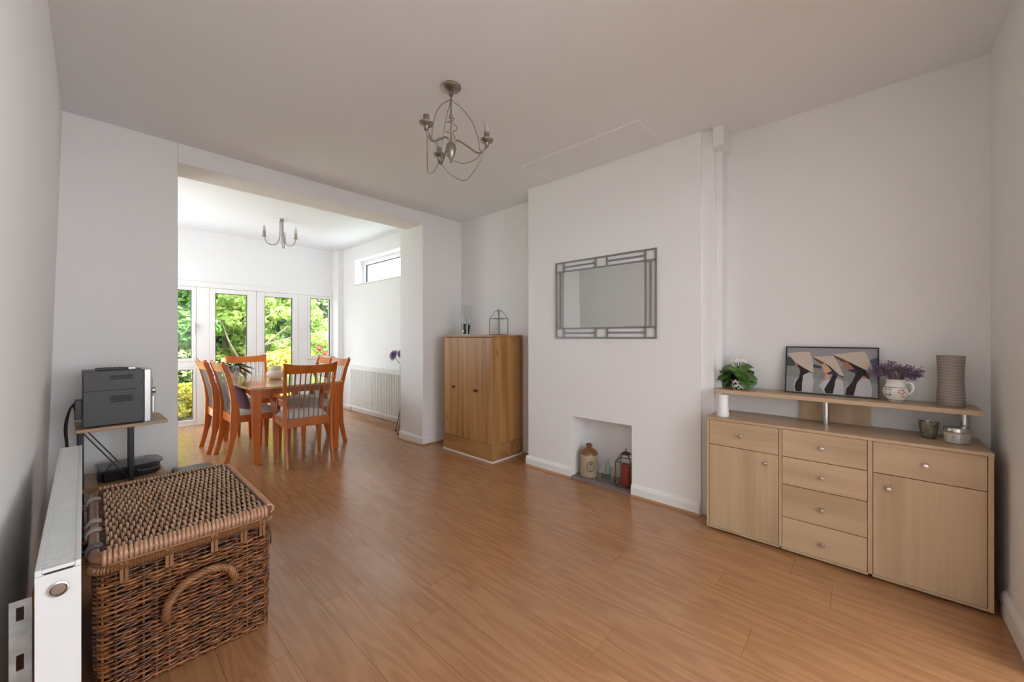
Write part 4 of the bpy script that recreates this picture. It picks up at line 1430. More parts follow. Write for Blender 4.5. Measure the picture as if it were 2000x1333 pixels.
ec = MB().box(-0.001, RD + 0.001, -0.0015, 0.004, -0.002, RH - 0.014).build('end_cap', M['radiator'], r, bevel=0.001)
tp = MB().lathe([(0.0165, 0), (0.0165, 0.004), (0.0135, 0.005), (0.0135, 0.001)], 28, cap=False).build('tapping_ring', M['chrome'], ec, 40, loc=(RD / 2, -0.0015, RH - 0.052))
tp.rotation_euler = (PI / 2, 0, 0)
tp = MB().lathe([(0.0135, 0), (0.0115, 0.0025), (0.001, 0.003)], 24).build('tapping_plug', flat('bronze_plug', (0.25, 0.19, 0.15), 0.4, 0.7), ec, 40, loc=(RD / 2, -0.0015, RH - 0.052))
tp.rotation_euler = (PI / 2, 0, 0)
B('end_cap', M['radiator'], r, -0.001, RD + 0.001, RL - 0.004, RL + 0.0015, -0.002, RH - 0.014, 0.001)
br = MB()
zs = [0.0, 0.05, 0.085, 0.16, 0.195, 0.27, 0.305, 0.38, 0.415, 0.49, 0.52]
for a, c_ in zip(zs, zs[1:]):
    if zs.index(a) % 2 == 0:
        br.box(-0.038, -0.006, 0.030, 0.0325, a, c_)
    else:
        br.box(-0.038, -0.028, 0.030, 0.0325, a, c_).box(-0.017, -0.006, 0.030, 0.0325, a, c_)
br.box(-0.038, -0.006, 0.030, 0.0325, 0.52, 0.535)
br.build('wall_bracket', M['galv'], r)

r = thing('ribbed_radiator', 'long white ribbed radiator under the strip window in the extension', 'radiator', (2.80, 4.42, 0.095))
RL2, RH2 = 1.74, 0.65
nb = 38
mb = MB()
prof = []
pit = (RL2 - 0.06) / nb
prof.append((0.034, 0.0))
for i in range(nb):
    y0 = 0.03 + i * pit
    prof += [(0.034, y0 + pit * 0.05), (0.0, y0 + pit * 0.12), (0.0, y0 + pit * 0.60), (0.034, y0 + pit * 0.67)]
prof.append((0.034, RL2))
vs = []
for z in (0.035, RH2 - 0.045):
    vs += [(x_, y_, z) for x_, y_ in prof]
k = len(prof)
mb.add(vs, [(i, i + k, i + k + 1, i + 1) for i in range(k - 1)])
mb.box(0.002, 0.075, 0, RL2, 0.0, 0.036).box(0.002, 0.075, 0, RL2, RH2 - 0.046, RH2).box(0.0345, 0.075, 0, RL2, 0.036, RH2 - 0.046)
mb.build('ribbed_panel', M['white'], r)
B('top_grille', M['white'], r, 0.004, 0.078, -0.002, RL2 + 0.002, RH2, RH2 + 0.008, 0.002)
MB().tube([(0.04, RL2 + 0.012, -0.095), (0.04, RL2 + 0.012, 0.02)], 0.0085, 10).build('valve_pipe', M['galv'], r, 60)
MB().lathe([(0.015, 0.0), (0.017, 0.01), (0.017, 0.045), (0.010, 0.05)], 14).build('valve', M['white'], r, 50, loc=(0.04, RL2 + 0.012, 0.02))

# ------------------------------------------------------------------ media stand with hi-fi
r = thing('media_stand', 'black steel and oak board media stand behind the radiator', 'stand', (-0.062, 3.19, 0), math.radians(2.0))
for z0 in (0.685, 0.350, 0.06):
    B('shelf', M['oak'], r, 0, 0.38, 0, 0.345, z0, z0 + 0.018, 0.0015)
for (lx, ly) in ((0.008, 0.012), (0.208, 0.012), (0.008, 0.31), (0.225, 0.31)):
    mb = MB()
    for z0, z1 in ((0, 0.06), (0.078, 0.35), (0.368, 0.685)):
        mb.box(lx, lx + 0.022, ly, ly + 0.022, z0, z1)
    mb.build('post', M['blackm'], r, bevel=0.002)
MB().bar((0.025, 0.018, 0.683), (0.215, 0.018, 0.37), 0.006, 0.011, (0, 1, 0)).build('brace', M['blackm'], r)
MB().bar((0.025, 0.325, 0.683), (0.215, 0.325, 0.37), 0.006, 0.011, (0, 1, 0)).build('brace', M['blackm'], r)

r = thing('stereo_unit', 'grey metal cased mini stereo with silver front on the media stand', 'stereo', (-0.038, 3.215, 0.703), math.radians(1.5))
HX, HY, HZ = 0.250, 0.24, 0.318
B('case', M['grey'], r, 0, HX, 0, HY, 0.006, HZ, 0.004)
mb = MB()
vm = flat('vent_slot', (0.01, 0.01, 0.01), 0.8)
for (z0, rows) in ((0.222, 2), (0.135, 3)):
    for rr in range(rows):
        for i in range(20):
            mb.box(0.108 + i * 0.0048, 0.108 + i * 0.0048 + 0.0026, -0.0006, 0.0, z0 + rr * 0.0135 + (0.045 if z0 > .2 else 0), z0 + rr * 0.0135 + 0.011 + (0.045 if z0 > .2 else 0))
tag(mb.build('vent_slots', vm, r), kind='stuff')
B('case_groove', vm, r, 0.003, 0.215, -0.0006, 0.0, 0.205, 0.208)
for z in (0.115, 0.235):
    c2 = MB().lathe([(0.004, 0), (0.003, 0.0015), (0.001, 0.002)], 10).build('screw', M['black'], r, 40, loc=(HX - 0.012, 0, z))
    c2.rotation_euler = (PI / 2, 0, 0)
fp = MB().prism([(HX, 0.004), (HX + 0.030, 0.006), (HX + 0.038, 0.03), (HX + 0.040, 0.21), (HX + 0.030, 0.234), (HX, 0.236)], 0.0, HZ).build('front_panel', M['silver'], r, 40, bevel=0.003)
B('display', M['black'], fp, HX + 0.0395, HX + 0.0415, 0.05, 0.19, 0.20, 0.26)
for (yy, zz, rad) in ((0.05, 0.185, 0.022), (0.19, 0.185, 0.017)):
    kb = MB().lathe([(rad, 0), (rad, 0.012), (rad * 0.9, 0.016), (0.002, 0.017)], 24).build('dial', M['chrome'], fp, 40, loc=(HX + 0.039, yy, zz))
    kb.rotation_euler = (0, PI / 2, 0)
B('tape_door', M['silver'], fp, HX + 0.036, HX + 0.050, 0.022, 0.10, 0.05, 0.155, 0.004)
B('tape_window', M['black'], fp, HX + 0.049, HX + 0.0515, 0.034, 0.088, 0.075, 0.135, 0.001)
B('top_trim', M['chrome'], fp, HX + 0.018, HX + 0.036, 0.02, 0.22, HZ - 0.03, HZ + 0.003, 0.003)
B('rear_block', M['black'], r, -0.03, 0.0, 0.03, 0.1, 0.05, 0.16, 0.003)
for yy in (0.05, 0.20):
    for xx in (0.03, 0.2):
        B('foot', M['black'], r, xx, xx + 0.02, yy - 0.01, yy + 0.01, 0, 0.006)

r = thing('remote_control', 'flat black and silver remote lying on the stereo', 'remote', (0.012, 3.30, 0.703 + HZ), math.radians(6))
B('body', M['black'], r, 0, 0.135, 0, 0.045, 0, 0.014, 0.004)
B('silver_end', M['silver'], r, 0.135, 0.17, 0.0, 0.045, 0.0, 0.013, 0.003)
bt_ = MB()
for i in range(5):
    for j in range(3):
        bt_.box(0.015 + i * 0.02, 0.025 + i * 0.02, 0.006 + j * 0.012, 0.013 + j * 0.012, 0.014, 0.0155)
tag(bt_.build('button_field', M['grey'], r), kind='stuff')

o = B('leaflet', flat('printed_card', (0.34, 0.36, 0.33), 0.5, var=0.7, vscale=45), None, -0.06, 0.03, -0.035, 0.035, 0, 0.002)
o.location = (0.258, 3.235, 0.7035)
o.rotation_euler.z = 0.25
tag(o, 'small printed card lying by the stereo on the stand top', 'card')

r = thing('dvd_recorder', 'black disc recorder under a clear plastic cover on the stand', 'recorder', (0.045, 3.235, 0.368), math.radians(7))
B('case', M['black'], r, 0, 0.225, 0.01, 0.215, 0.004, 0.058, 0.003)
MB().prism([(0.225, 0.012), (0.252, 0.04), (0.262, 0.09), (0.262, 0.14), (0.252, 0.19), (0.225, 0.213)], 0.006, 0.050).build('front', M['black'], r, 40, bevel=0.003)
smoke = glassmat('smoky_plastic', (0.55, 0.55, 0.56), 0.08)
MB().prism([(-0.012, 0.0), (0.235, 0.0), (0.268, 0.05), (0.276, 0.11), (0.268, 0.18), (0.235, 0.224), (-0.012, 0.224)], 0.0595, 0.074).build('dust_cover', smoke, r, 40, bevel=0.004)
MB().tube([(0.15 + 0.04 * math.cos(q), 0.02, 0.064 + 0.0) if False else (0.19 + 0.05 * math.cos(q), 0.005, 0.045 + 0.012 * math.sin(q)) for q in [PI + PI * i / 12 for i in range(13)]], 0.0022, 6).build('chrome_arc', M['chrome'], r, 60)
B('plug_block', M['black'], r, -0.02, 0.0, 0.03, 0.09, 0.008, 0.05, 0.003)

cb = MB()
g = random.Random(2)
for i in range(6):
    y0 = 3.27 + 0.018 * i
    cb.tube(bez([(-0.06, y0, 0.86 - 0.02 * i), (-0.082, y0, 0.82), (-0.098 - 0.004 * (i % 3), 3.28 + 0.01 * i, 0.72), (-0.10 + 0.005 * (i % 2), 3.28 + 0.008 * i, 0.60), (-0.092, 3.29 + 0.006 * i, 0.46), (-0.088, 3.30, 0.30)], 30), 0.0035, 6, mi=i % 2)
o = cb.build('cable_bundle', [M['black'], flat('maroon_cable', (0.05, 0.012, 0.012), 0.4)], None, 60)
tag(o, 'black cables hanging behind the stereo and stand', 'cable', None, 'stuff')

r = thing('subwoofer', 'low black speaker box on the floor behind the wicker basket', 'speaker', (0.37, 3.36, 0))
B('cabinet', flat('black_vinyl', (0.022, 0.023, 0.025), 0.4), r, 0, 0.205, 0, 0.20, 0.0, 0.30, 0.008)
B('grille', M['black'], r, 0.205, 0.222, 0.008, 0.192, 0.01, 0.292, 0.008)

# ------------------------------------------------------------------ flower stand behind the pier
r = thing('flower_stand', 'grey tripod stand holding a purple gerbera behind the pier', 'flower stand', (2.668, 4.355, 0))
MB().tube([(0, 0, 0.30), (0, 0, 0.78)], 0.009, 8).build('pole', M['galv'], r, 60)
for q in (PI + 0.65, PI + 0.65 + 2.1, PI + 0.65 + 4.2):
    lg = MB().tube([(0.01 * math.cos(q), 0.01 * math.sin(q), 0.36), (0.12 * math.cos(q), 0.12 * math.sin(q), 0.012)], 0.007, 8).build('leg', M['galv'], r, 60)
    MB().ball((0.122 * math.cos(q), 0.122 * math.sin(q), 0.012), 0.012).build('foot', M['black'], lg, 60)
MB().lathe([(0.020, 0.76), (0.026, 0.77), (0.026, 0.84), (0.02, 0.85), (0.004, 0.85)], 16).build('foam_holder', flat('green_foam', (0.03, 0.16, 0.10), 0.7), r, 50)
pet = leafmat('purple_petal', [(0.30, 0.19, 0.36), (0.42, 0.29, 0.46), (0.34, 0.22, 0.40)], 0.25)
for (fx, fy, fz, ax_) in ((-0.075, 0.080, 0.985, Vector((-0.85, 0.1, 0.35))), (0.01, -0.005, 1.0, Vector((-0.2, -0.6, 0.6)))):
    MB().tube(bez([(0, 0, 0.84), (fx * 0.5, fy * 0.5, 0.91), (fx, fy, fz)], 12), 0.003, 6).build('stalk', flat('green_stalk', (0.04, 0.09, 0.03), 0.5), r, 60)
    mb = MB()
    ax_ = ax_.normalized()
    e1 = ax_.cross(Vector((0, 0, 1))).normalized()
    e2 = ax_.cross(e1)
    for rg in range(5):
        for i in range(24):
            q = 2 * PI * i / 24 + rg * 0.16
            L_ = 0.088 - rg * 0.013
            e = (e1 * math.cos(q) + e2 * math.sin(q) + ax_ * (-0.15 + 0.18 * rg)).normalized()
            sd = (e2 * math.cos(q) - e1 * math.sin(q))
            p0 = Vector((fx, fy, fz)) + ax_ * rg * 0.005
            mb.add([p0, p0 + e * L_ * 0.6 + sd * 0.009, p0 + e * L_, p0 + e * L_ * 0.6 - sd * 0.009], [(0, 1, 2, 3)])
    tag(mb.build('petal_head', pet, r), kind='stuff')

# ------------------------------------------------------------------ wicker basket
BX0, BX1, BY0, BY1, BH = -0.004, 0.520, 1.852, 2.675, 0.505
r = thing('wicker_basket', 'large lidded brown wicker hamper standing on the floor by the radiator', 'basket', ((BX0 + BX1) / 2, (BY0 + BY1) / 2, 0))
ax, ay = (BX1 - BX0) / 2, (BY1 - BY0) / 2
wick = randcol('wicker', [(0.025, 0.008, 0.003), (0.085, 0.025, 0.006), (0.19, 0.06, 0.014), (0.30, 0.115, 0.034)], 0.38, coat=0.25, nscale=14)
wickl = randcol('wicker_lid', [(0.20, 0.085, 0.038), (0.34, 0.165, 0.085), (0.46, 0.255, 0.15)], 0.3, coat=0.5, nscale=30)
tan = randcol('tan_cane', [(0.17, 0.07, 0.025), (0.27, 0.125, 0.05)], 0.4, nscale=40)
leath = flat('smooth_brown_cane', (0.20, 0.085, 0.04), 0.3, var=0.25, vscale=20, coat=0.3)


def ring(hx_, hy__, rad, step):
    """points around a rounded rectangle with outward normals, evenly spaced"""
    path = []
    L_ = []
    segs = [((hx_ - rad, -hy__), (-hx_ + rad, -hy__))]
    P = []
    def arc(cx_, cy_, a0):
        for i in range(1, 8):
            q = a0 + PI / 2 * i / 8
            P.append((cx_ + rad * math.cos(q), cy_ + rad * math.sin(q)))
    P.append((-hx_ + rad, -hy__)); P.append((hx_ - rad, -hy__)); arc(hx_ - rad, -hy__ + rad, -PI / 2)
    P.append((hx_, -hy__ + rad)); P.append((hx_, hy__ - rad)); arc(hx_ - rad, hy__ - rad, 0)
    P.append((hx_ - rad, hy__)); P.append((-hx_ + rad, hy__)); arc(-hx_ + rad, hy__ - rad, PI / 2)
    P.append((-hx_, hy__ - rad)); P.append((-hx_, -hy__ + rad)); arc(-hx_ + rad, -hy__ + rad, PI)
    d = [0]
    for i in range(len(P)):
        a, c2 = P[i], P[(i + 1) % len(P)]
        d.append(d[-1] + math.hypot(c2[0] - a[0], c2[1] - a[1]))
    n = int(round(d[-1] / step))
    out = []
    j = 0
    for i in range(n):
        s_ = d[-1] * i / n
        while d[j + 1] < s_:
            j += 1
        t = (s_ - d[j]) / max(1e-9, d[j + 1] - d[j])
        a, c2 = P[j], P[(j + 1) % len(P)]
        tx, ty = c2[0] - a[0], c2[1] - a[1]
        l = math.hypot(tx, ty)
        out.append(((a[0] + tx * t, a[1] + ty * t), (ty / l, -tx / l)))
    return out


body = MB().box(-ax + 0.030, ax - 0.030, -ay + 0.030, ay - 0.030, 0.01, BH - 0.05).build('body', M['dark'], r)
PIT = 0.034
per = ring(ax - 0.012, ay - 0.012, 0.045, PIT)
nst = len(per) - len(per) % 2
per = ring(ax - 0.012, ay - 0.012, 0.045, (PIT * len(per)) / nst + 1e-6)
SUB = 4
base_pts = ring(ax - 0.012, ay - 0.012, 0.045, PIT / SUB)
nb = (len(base_pts) // (2 * SUB)) * 2 * SUB
base_pts = ring(ax - 0.012, ay - 0.012, 0.045, (len(base_pts) * PIT / SUB) / nb)
meshes = []
g = random.Random(21)
for v in range(8):
    mb = MB()
    pts_ = []
    ph = [g.uniform(0, 6.28) for _ in range(3)]
    for i, ((px, py), (nx, ny)) in enumerate(base_pts):
        o_ = 0.0048 * math.cos(PI * i / SUB + (PI if v % 2 else 0))
        u = 2 * PI * i / len(base_pts)
        dz = 0.0022 * math.sin(3 * u + ph[0]) + 0.0014 * math.sin(7 * u + ph[1]) + 0.001 * math.sin(17 * u + ph[2])
        pts_.append((px + nx * o_, py + ny * o_, dz))
    rs = [0.0050 + 0.0008 * math.sin(i * 0.7 + v) for i in range(len(pts_))]
    mb.tube(pts_, rs, 5, True)
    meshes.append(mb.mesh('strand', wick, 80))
NR = 55
for k in range(NR):
    z = 0.010 + k * 0.00795
    o = obj('strand', meshes[k % 8], body, loc=(0, 0, z))
    f_ = 1 + 0.010 * math.sin(PI * k / NR) - 0.012 * (1 - k / NR)
    o.scale = (f_, f_, 1)
stake = MB().tube([(0, 0, 0.004), (0, 0, 0.445)], 0.0034, 6).mesh('stake', wick, 60)
for i in range(0, len(base_pts), SUB):
    (px, py), (nx, ny) = base_pts[i]
    obj('stake', stake, body, loc=(px + SUB * 0, py, 0))
# upper body rim: smooth cane ring wrapped with bands
rim_pts = ring(ax - 0.004, ay - 0.004, 0.05, 0.012)
MB().tube([(p[0], p[1], 0.443) for p, n_ in rim_pts], 0.0125, 8, True).build('body_rim', tan, r, 60)
wr_ = MB()
for p, n_ in ring(ax - 0.004, ay - 0.004, 0.05, 0.0068):
    t_v = Vector((-n_[1], n_[0], 0))
    q = [(Vector((p[0], p[1], 0.443)) + Vector((n_[0], n_[1], 0)) * 0.0128 * math.cos(u) + Vector((0, 0, 1)) * 0.0128 * math.sin(u)) for u in [-PI * 0.6 + PI * 1.2 * i / 6 for i in range(7)]]
    wr_.tube(q, 0.0034, 4)
tag(wr_.build('rim_wrapping', tan, r, 80), kind='stuff')
for i, bx in enumerate((-0.19, -0.075, 0.055, 0.15, 0.215)):
    for o_ in (-0.007, 0.005):
        MB().box(bx + o_, bx + o_ + 0.010, -ay - 0.0075, -ay - 0.0045, 0.392, 0.458).build('cane_band', tan, r, bevel=0.001)
# braided handle on the near end
def rope(name, cpts, R_, nst_, turns, rad, parent, mat):
    for s_ in range(nst_):
        out = []
        n = len(cpts)
        up = Vector((0, -1, 0))
        for i, p in enumerate(cpts):
            p = Vector(p)
            t = (Vector(cpts[min(n - 1, i + 1)]) - Vector(cpts[max(0, i - 1)])).normalized()
            a = up - t * up.dot(t)
            a.normalize()
            b2 = t.cross(a)
            q = 2 * PI * (turns * i / n + s_ / nst_)
            out.append(p + a * math.cos(q) * R_ + b2 * math.sin(q) * R_)
        MB().tube(out, rad, 6).build(name, mat, parent, 70)


hd = thing('handle', None, None)
hd.parent = r
hd.location = (0.018, -ay, 0.235)
arc = bez([(-0.098, 0.004, -0.03), (-0.100, -0.022, 0.0), (-0.085, -0.032, 0.055), (-0.035, -0.035, 0.098), (0.03, -0.034, 0.108), (0.080, -0.030, 0.085), (0.102, -0.022, 0.04), (0.100, 0.004, 0.012)], 60)
rope('braid_strand', arc, 0.0085, 5, 6.0, 0.0068, hd, tan)
# dark cord loop on the long side
MB().tube(bez([(ax + 0.002, -ay + 0.10, 0.40), (ax + 0.012, -ay + 0.095, 0.36), (ax + 0.013, -ay + 0.085, 0.315), (ax + 0.010, -ay + 0.10, 0.305), (ax + 0.004, -ay + 0.115, 0.35)], 20), 0.0028, 6).build('cord_loop', M['black'], r, 60)

lid = thing('lid', None, None)
lid.parent = r
lid.location = (0, 0, BH)
MB().box(-ax + 0.014, ax - 0.014, -ay + 0.014, ay - 0.014, -0.034, -0.010).build('lid_core', flat('dark_cane_core', (0.055, 0.022, 0.010), 0.7), lid)
# woven top: loops of cane in brick order
mb = MB()
vs = []
LN, NS, NC = 0.080, 10, 7
for i in range(NS + 1):
    t = -1 + 2 * i / NS
    wv = 0.0050 * max(0.45, 1 - t ** 6 * 0.55)
    zc = -0.0175 + 0.0155 * (1 - abs(t) ** 3.0)
    for j in range(NC):
        q = 2 * PI * j / NC
        vs.append((wv * math.cos(q), t * LN / 2, zc + 0.0052 * math.sin(q)))
fs = [(i * NC + j, i * NC + (j + 1) % NC, (i + 1) * NC + (j + 1) % NC, (i + 1) * NC + j) for i in range(NS) for j in range(NC)]
mb.add(vs, fs)
loop_me = mb.mesh('loop', wickl, 80)
cols_n = 52
pitx = (2 * ax - 0.066) / cols_n
pity = 0.095
places = []
for c_i in range(cols_n):
    x_ = -ax + 0.036 + pitx * (c_i + 0.5)
    y_ = -ay + 0.034 + (pity / 2 if c_i % 2 else 0)
    while y_ < ay - 0.03:
        places.append((y_, x_))
        y_ += pity
places.sort()
g = random.Random(4)
rest = MB()
for k, (y_, x_) in enumerate(places):
    dx, dq, dz = g.gauss(0, 0.0006), g.gauss(0, 0.02), g.gauss(0, 0.0007)
    if k < 300:
        o = obj('loop', loop_me, lid, loc=(x_ + dx, y_, dz))
        o.rotation_euler.z = dq
    else:
        rest.add(vs, fs, 0, Matrix.Translation((x_ + dx, y_, dz)) @ Matrix.Rotation(dq, 4, 'Z'))
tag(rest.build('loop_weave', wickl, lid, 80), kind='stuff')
wv = MB()
for i in range(int(2 * (ay - 0.02) / (pity / 2))):
    y_ = -ay + 0.022 + i * pity / 2
    wv.tube([(-ax + 0.02, y_, -0.0125), (ax - 0.02, y_, -0.0125)], 0.0062, 5)
tag(wv.build('cross_cane', wick, lid, 60), kind='stuff')
# wrapped edge of the lid: near and far ends, then the long sides
ew = MB()
for sg in (-1, 1):
    n = int(2 * (ax - 0.03) / 0.0125)
    for i in range(n + 1):
        x_ = -ax + 0.03 + i * 2 * (ax - 0.03) / n + g.gauss(0, 0.0006)
        c_ = Vector((x_, sg * (ay - 0.012), -0.022))
        q = [c_ + Vector((0, sg * 0.0185 * math.cos(u), 0.020 * math.sin(u))) for u in [-1.1 + 3.4 * i2 / 8 for i2 in range(9)]]
        ew.tube(q, 0.0064, 5)
    n = int(2 * (ay - 0.03) / 0.0125)
    if sg > 0:
        for i in range(n + 1):
            y_ = -ay + 0.03 + i * 2 * (ay - 0.03) / n
            c_ = Vector((ax - 0.012, y_, -0.022))
            q = [c_ + Vector((0.0185 * math.cos(u), 0, 0.018 * math.sin(u))) for u in [-1.1 + 3.0 * i2 / 8 for i2 in range(9)]]
            ew.tube(q, 0.0058, 5)
tag(ew.build('edge_wrapping', wickl, lid, 80), kind='stuff')
ed = ring(ax - 0.010, ay - 0.010, 0.042, 0.012)
MB().tube([(p[0], p[1], -0.024) for p, n_ in ed], 0.0185, 10, True).build('edge_roll', leath, lid, 60)
MB().tube([(p[0], p[1], -0.046) for p, n_ in ring(ax - 0.004, ay - 0.004, 0.05, 0.012)], 0.0075, 8, True).build('lower_roll', tan, lid, 60)
for yy in (-ay + 0.10, -ay + 0.26, -ay + 0.36, ay - 0.16):
    bnd = MB()
    for o_ in (-0.010, 0.0, 0.010):
        q = [Vector((-ax + 0.010 - 0.0215 * math.cos(u), yy + o_, -0.024 + 0.0215 * math.sin(u))) for u in [-1.2 + 3.6 * i / 9 for i in range(10)]]
        bnd.tube(q, 0.0056, 6)
    bnd.build('hinge_binding', flat('pale_binding', (0.30, 0.26, 0.235), 0.35) if yy != -ay + 0.10 else flat('dark_binding', (0.09, 0.08, 0.085), 0.35), lid, 70)
    MB().tube(bez([(-ax - 0.010, yy + 0.012, -0.015), (-ax - 0.026, yy + 0.016, -0.03), (-ax - 0.022, yy + 0.004, -0.048), (-ax - 0.008, yy, -0.045)], 14), 0.0022, 5).build('wire_hinge', M['nickel'], lid, 60)

# ------------------------------------------------------------------ garden
lawn = MB().box(-8, 14, 7.05, 22, -0.35, -0.18).build('lawn', flat('lawn_green', (0.10, 0.17, 0.035), 0.9, var=0.4, vscale=4))
struct(lawn, 'green lawn beyond the patio')
pat = MB().box(-3, 7, 7.02, 8.9, -0.30, -0.10).build('patio', flat('pale_paving', (0.60, 0.57, 0.52), 0.85, var=0.15, vscale=5))
struct(pat, 'pale paved patio outside the garden doors')

LM = {
    'dark': leafmat('dark_leaf', [(0.035, 0.096, 0.024), (0.067, 0.182, 0.035), (0.125, 0.286, 0.056), (0.217, 0.401, 0.09)], 0.35),
    'mid': leafmat('mid_leaf', [(0.052, 0.142, 0.032), (0.13, 0.31, 0.064), (0.226, 0.442, 0.106), (0.322, 0.538, 0.166)], 0.4),
    'lime': leafmat('lime_leaf', [(0.19, 0.322, 0.058), (0.418, 0.562, 0.13), (0.562, 0.682, 0.214), (0.67, 0.73, 0.322)], 0.45),
    'gold': leafmat('gold_leaf', [(0.378, 0.378, 0.05), (0.642, 0.55, 0.079), (0.723, 0.608, 0.171), (0.447, 0.493, 0.09)], 0.45),
    'olive': leafmat('olive_leaf', [(0.071, 0.125, 0.044), (0.172, 0.267, 0.091), (0.307, 0.402, 0.159), (0.496, 0.577, 0.307)], 0.35),
}
bark = flat('garden_bark', (0.20, 0.165, 0.12), 0.9, var=0.3, vscale=12)


def plant(name, label, cat, loc, blobs, mat, size, n, trunk, seed, aspect=1.7):
    """a tree or shrub: branches as one woody part, leaves as one crown"""
    r = thing(name, label, cat, loc)
    VV, FF = [], []
    off = 0
    tot = sum(b2[1][0] * b2[1][1] * b2[1][2] for b2 in blobs)
    for i, (c_, rd) in enumerate(blobs):
        k = int(n * rd[0] * rd[1] * rd[2] / tot)
        V, Fs = leafquads(k, c_, rd, size, 0.5, 0.25, seed * 31 + i, aspect)
        VV.append(V)
        FF.append(Fs + off)
        off += len(V)
    o = obj('crown', mesh_np('crown', np.concatenate(VV), np.concatenate(FF), mat), r)
    tag(o, kind='stuff')
    mb = MB()
    for path, r0 in trunk:
        p = bez(path, 16)
        mb.tube(p, [r0 * (1 - 0.75 * i / len(p)) for i in range(len(p))], 7)
    mb.build('trunk', bark, r, 60)
    return r


def blobs(n, cx_, cy_, cz_, sx, sy, sz, rmin, rmax, seed):
    g = random.Random(seed)
    return [((cx_ + g.uniform(-sx, sx), cy_ + g.uniform(-sy, sy), cz_ + g.uniform(-sz, sz)), tuple(g.uniform(rmin, rmax) * k for k in (1.15, 1.0, 0.62))) for _ in range(n)]


GZ = -0.2
plant('evergreen_tree', 'tall dark green tree behind the half hidden casement window', 'tree', (0.75, 9.6, GZ), blobs(26, 0, 0, 1.75, 0.75, 0.5, 1.45, 0.3, 0.5, 1), LM['mid'], 0.075, 15000, [([(0, 0.1, 0), (0.05, 0.15, 1.3), (-0.1, 0.2, 2.6)], 0.09), ([(0.03, 0.1, 1.2), (0.35, -0.2, 2.0), (0.6, -0.4, 2.6)], 0.04)], 1)
plant('acer_tree', 'pale lime maple with spreading grey branches behind the garden doors', 'tree', (2.25, 9.7, GZ), blobs(34, 0.1, 0, 1.75, 1.05, 0.5, 0.95, 0.22, 0.46, 2), LM['lime'], 0.062, 15000,
      [([(-0.15, -0.35, 0), (-0.2, -0.4, 0.7), (-0.1, -0.5, 1.2)], 0.055), ([(-0.18, -0.42, 0.75), (0.15, -0.6, 1.25), (0.55, -0.7, 1.65)], 0.032), ([(-0.18, -0.42, 0.8), (-0.45, -0.6, 1.3), (-0.6, -0.6, 1.8)], 0.028), ([(-0.1, -0.5, 1.15), (0.1, -0.55, 1.7), (0.5, -0.5, 2.1)], 0.025), ([(0.15, -0.6, 1.25), (0.6, -0.7, 1.4), (0.95, -0.6, 1.55)], 0.02)], 2)
plant('golden_shrub', 'low golden yellow shrub behind the armchair at the garden doors', 'shrub', (2.62, 8.75, GZ), blobs(18, 0, 0, 0.62, 0.55, 0.3, 0.42, 0.18, 0.34, 3), LM['gold'], 0.05, 8500, [([(0, 0, 0), (0.05, 0, 0.4), (0.15, 0, 0.8)], 0.03)], 3)
plant('golden_shrub', 'low golden shrub below the fixed pane by the floor', 'shrub', (1.12, 8.25, GZ), blobs(12, 0, 0, 0.38, 0.5, 0.25, 0.2, 0.16, 0.28, 4), LM['gold'], 0.045, 5000, [([(0, 0, 0), (0.05, 0, 0.3), (0.1, 0, 0.5)], 0.02)], 4)
plant('leafy_bush', 'rounded mid green bush outside the low fixed pane', 'shrub', (0.95, 8.85, GZ), blobs(16, 0, 0, 0.75, 0.4, 0.3, 0.4, 0.2, 0.36, 5), LM['olive'], 0.05, 7000, [([(0, 0, 0), (0.05, 0, 0.4), (0.1, 0, 0.7)], 0.03)], 5)
plant('garden_tree', 'dark olive tree behind the narrow casement', 'tree', (4.55, 11.4, GZ), blobs(28, 0, 0, 1.6, 1.2, 0.6, 0.95, 0.3, 0.5, 6), LM['olive'], 0.075, 14000, [([(0, 0, 0), (0.1, 0, 1.0), (0.0, 0, 2.0)], 0.1)], 6)
plant('garden_tree', 'dense dark green tree behind the lime maple', 'tree', (2.3, 12.6, GZ), blobs(36, 0, 0, 1.9, 1.7, 0.6, 1.3, 0.4, 0.6, 7), LM['dark'], 0.085, 15000, [([(0, 0, 0), (0.1, 0, 1.2), (0.0, 0, 2.6)], 0.12)], 7)
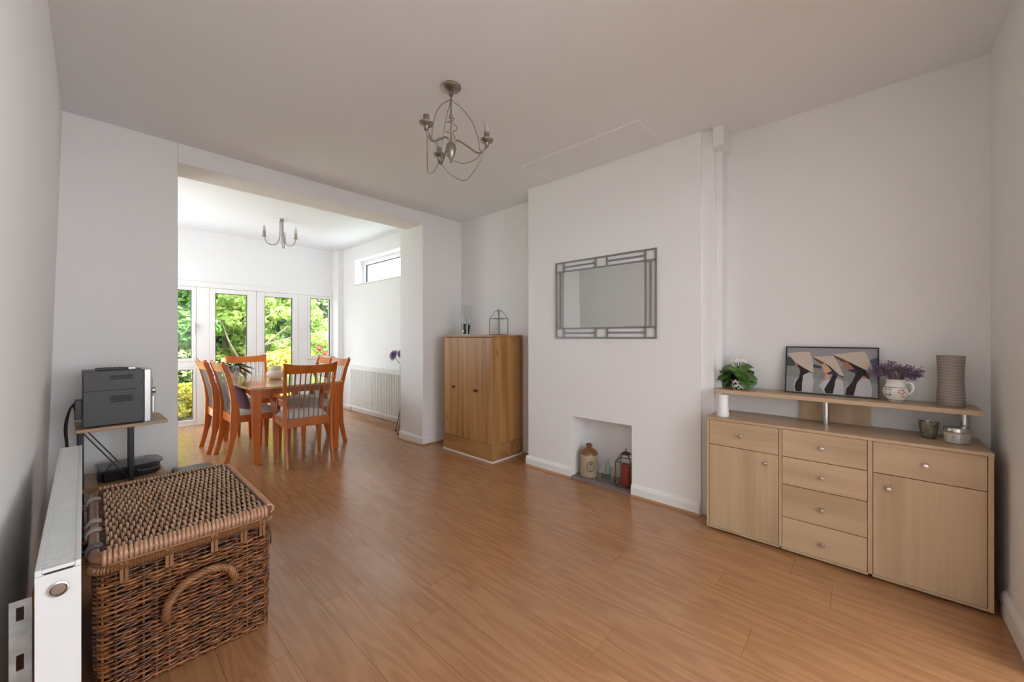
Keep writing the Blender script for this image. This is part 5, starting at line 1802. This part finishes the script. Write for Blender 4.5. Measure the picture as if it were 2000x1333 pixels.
rb = plant('rose_bush', 'pale green rose bush with red blooms outside the narrow casement', 'shrub', (3.72, 9.35, GZ), blobs(22, 0, 0, 0.95, 0.55, 0.35, 0.8, 0.2, 0.36, 8), LM['lime'], 0.045, 10000, [([(0, 0, 0), (0.05, 0, 0.6), (0.1, 0, 1.2)], 0.03)], 8)
redp = leafmat('red_petal', [(0.50, 0.03, 0.035), (0.62, 0.07, 0.07), (0.42, 0.02, 0.03)], 0.25)
g = random.Random(12)
for i, (fx, fz) in enumerate(((-0.36, 1.17), (-0.22, 1.02), (-0.12, 0.98), (-0.03, 0.88), (0.12, 0.90), (0.28, 1.12), (0.06, 1.06), (-0.42, 0.86))):
    V, Fs = leafquads(60, (fx, -0.52 + g.uniform(-.04, .04), fz), (0.055, 0.05, 0.04), 0.038, 0.3, 0.5, 90 + i, 1.1)
    obj('bloom', mesh_np('bloom', V, Fs, redp), rb)
hg = thing('hedge', 'tall dark clipped hedge closing the garden', 'hedge', (3, 14.6, GZ))
hp_ = []
V, Fs = leafquads(1, (0, 0, 0), (1, 1, 1), 0.1)
gg = np.random.default_rng(77)
n = 30000
P = np.stack([gg.uniform(-9, 9, n), gg.normal(0, 0.28, n), gg.uniform(0, 3.1, n)], 1)
nv = gg.normal(size=(n, 3)) * 0.6 + np.array([0, -0.7, 0.5])
nv /= np.linalg.norm(nv, axis=1)[:, None]
u = np.cross(nv, gg.normal(size=(n, 3)))
u /= np.linalg.norm(u, axis=1)[:, None]
V, Fs = leaf_arrays(P, u, np.cross(nv, u), nv, 0.10 * (0.6 + 0.8 * gg.random(n))[:, None], 1.6)
tag(obj('foliage', mesh_np('foliage', V, Fs, LM['dark']), hg), kind='stuff')
B('woody_core', flat('hedge_core', (0.02, 0.035, 0.012), 0.95), hg, -9, 9, 0.05, 0.35, 0, 3.0)
# pale garden urn seen through the low pane
ur = thing('garden_urn', 'pale stone garden urn outside the low fixed pane', 'urn', (0.72, 8.05, -0.1))
stn = flat('pale_stone', (0.62, 0.6, 0.56), 0.8)
MB().lathe([(0.10, 0), (0.10, 0.03), (0.05, 0.06), (0.045, 0.3), (0.07, 0.33), (0.16, 0.42), (0.19, 0.55), (0.20, 0.57), (0.17, 0.57), (0.14, 0.45)], 24).build('bowl', stn, ur, 50)
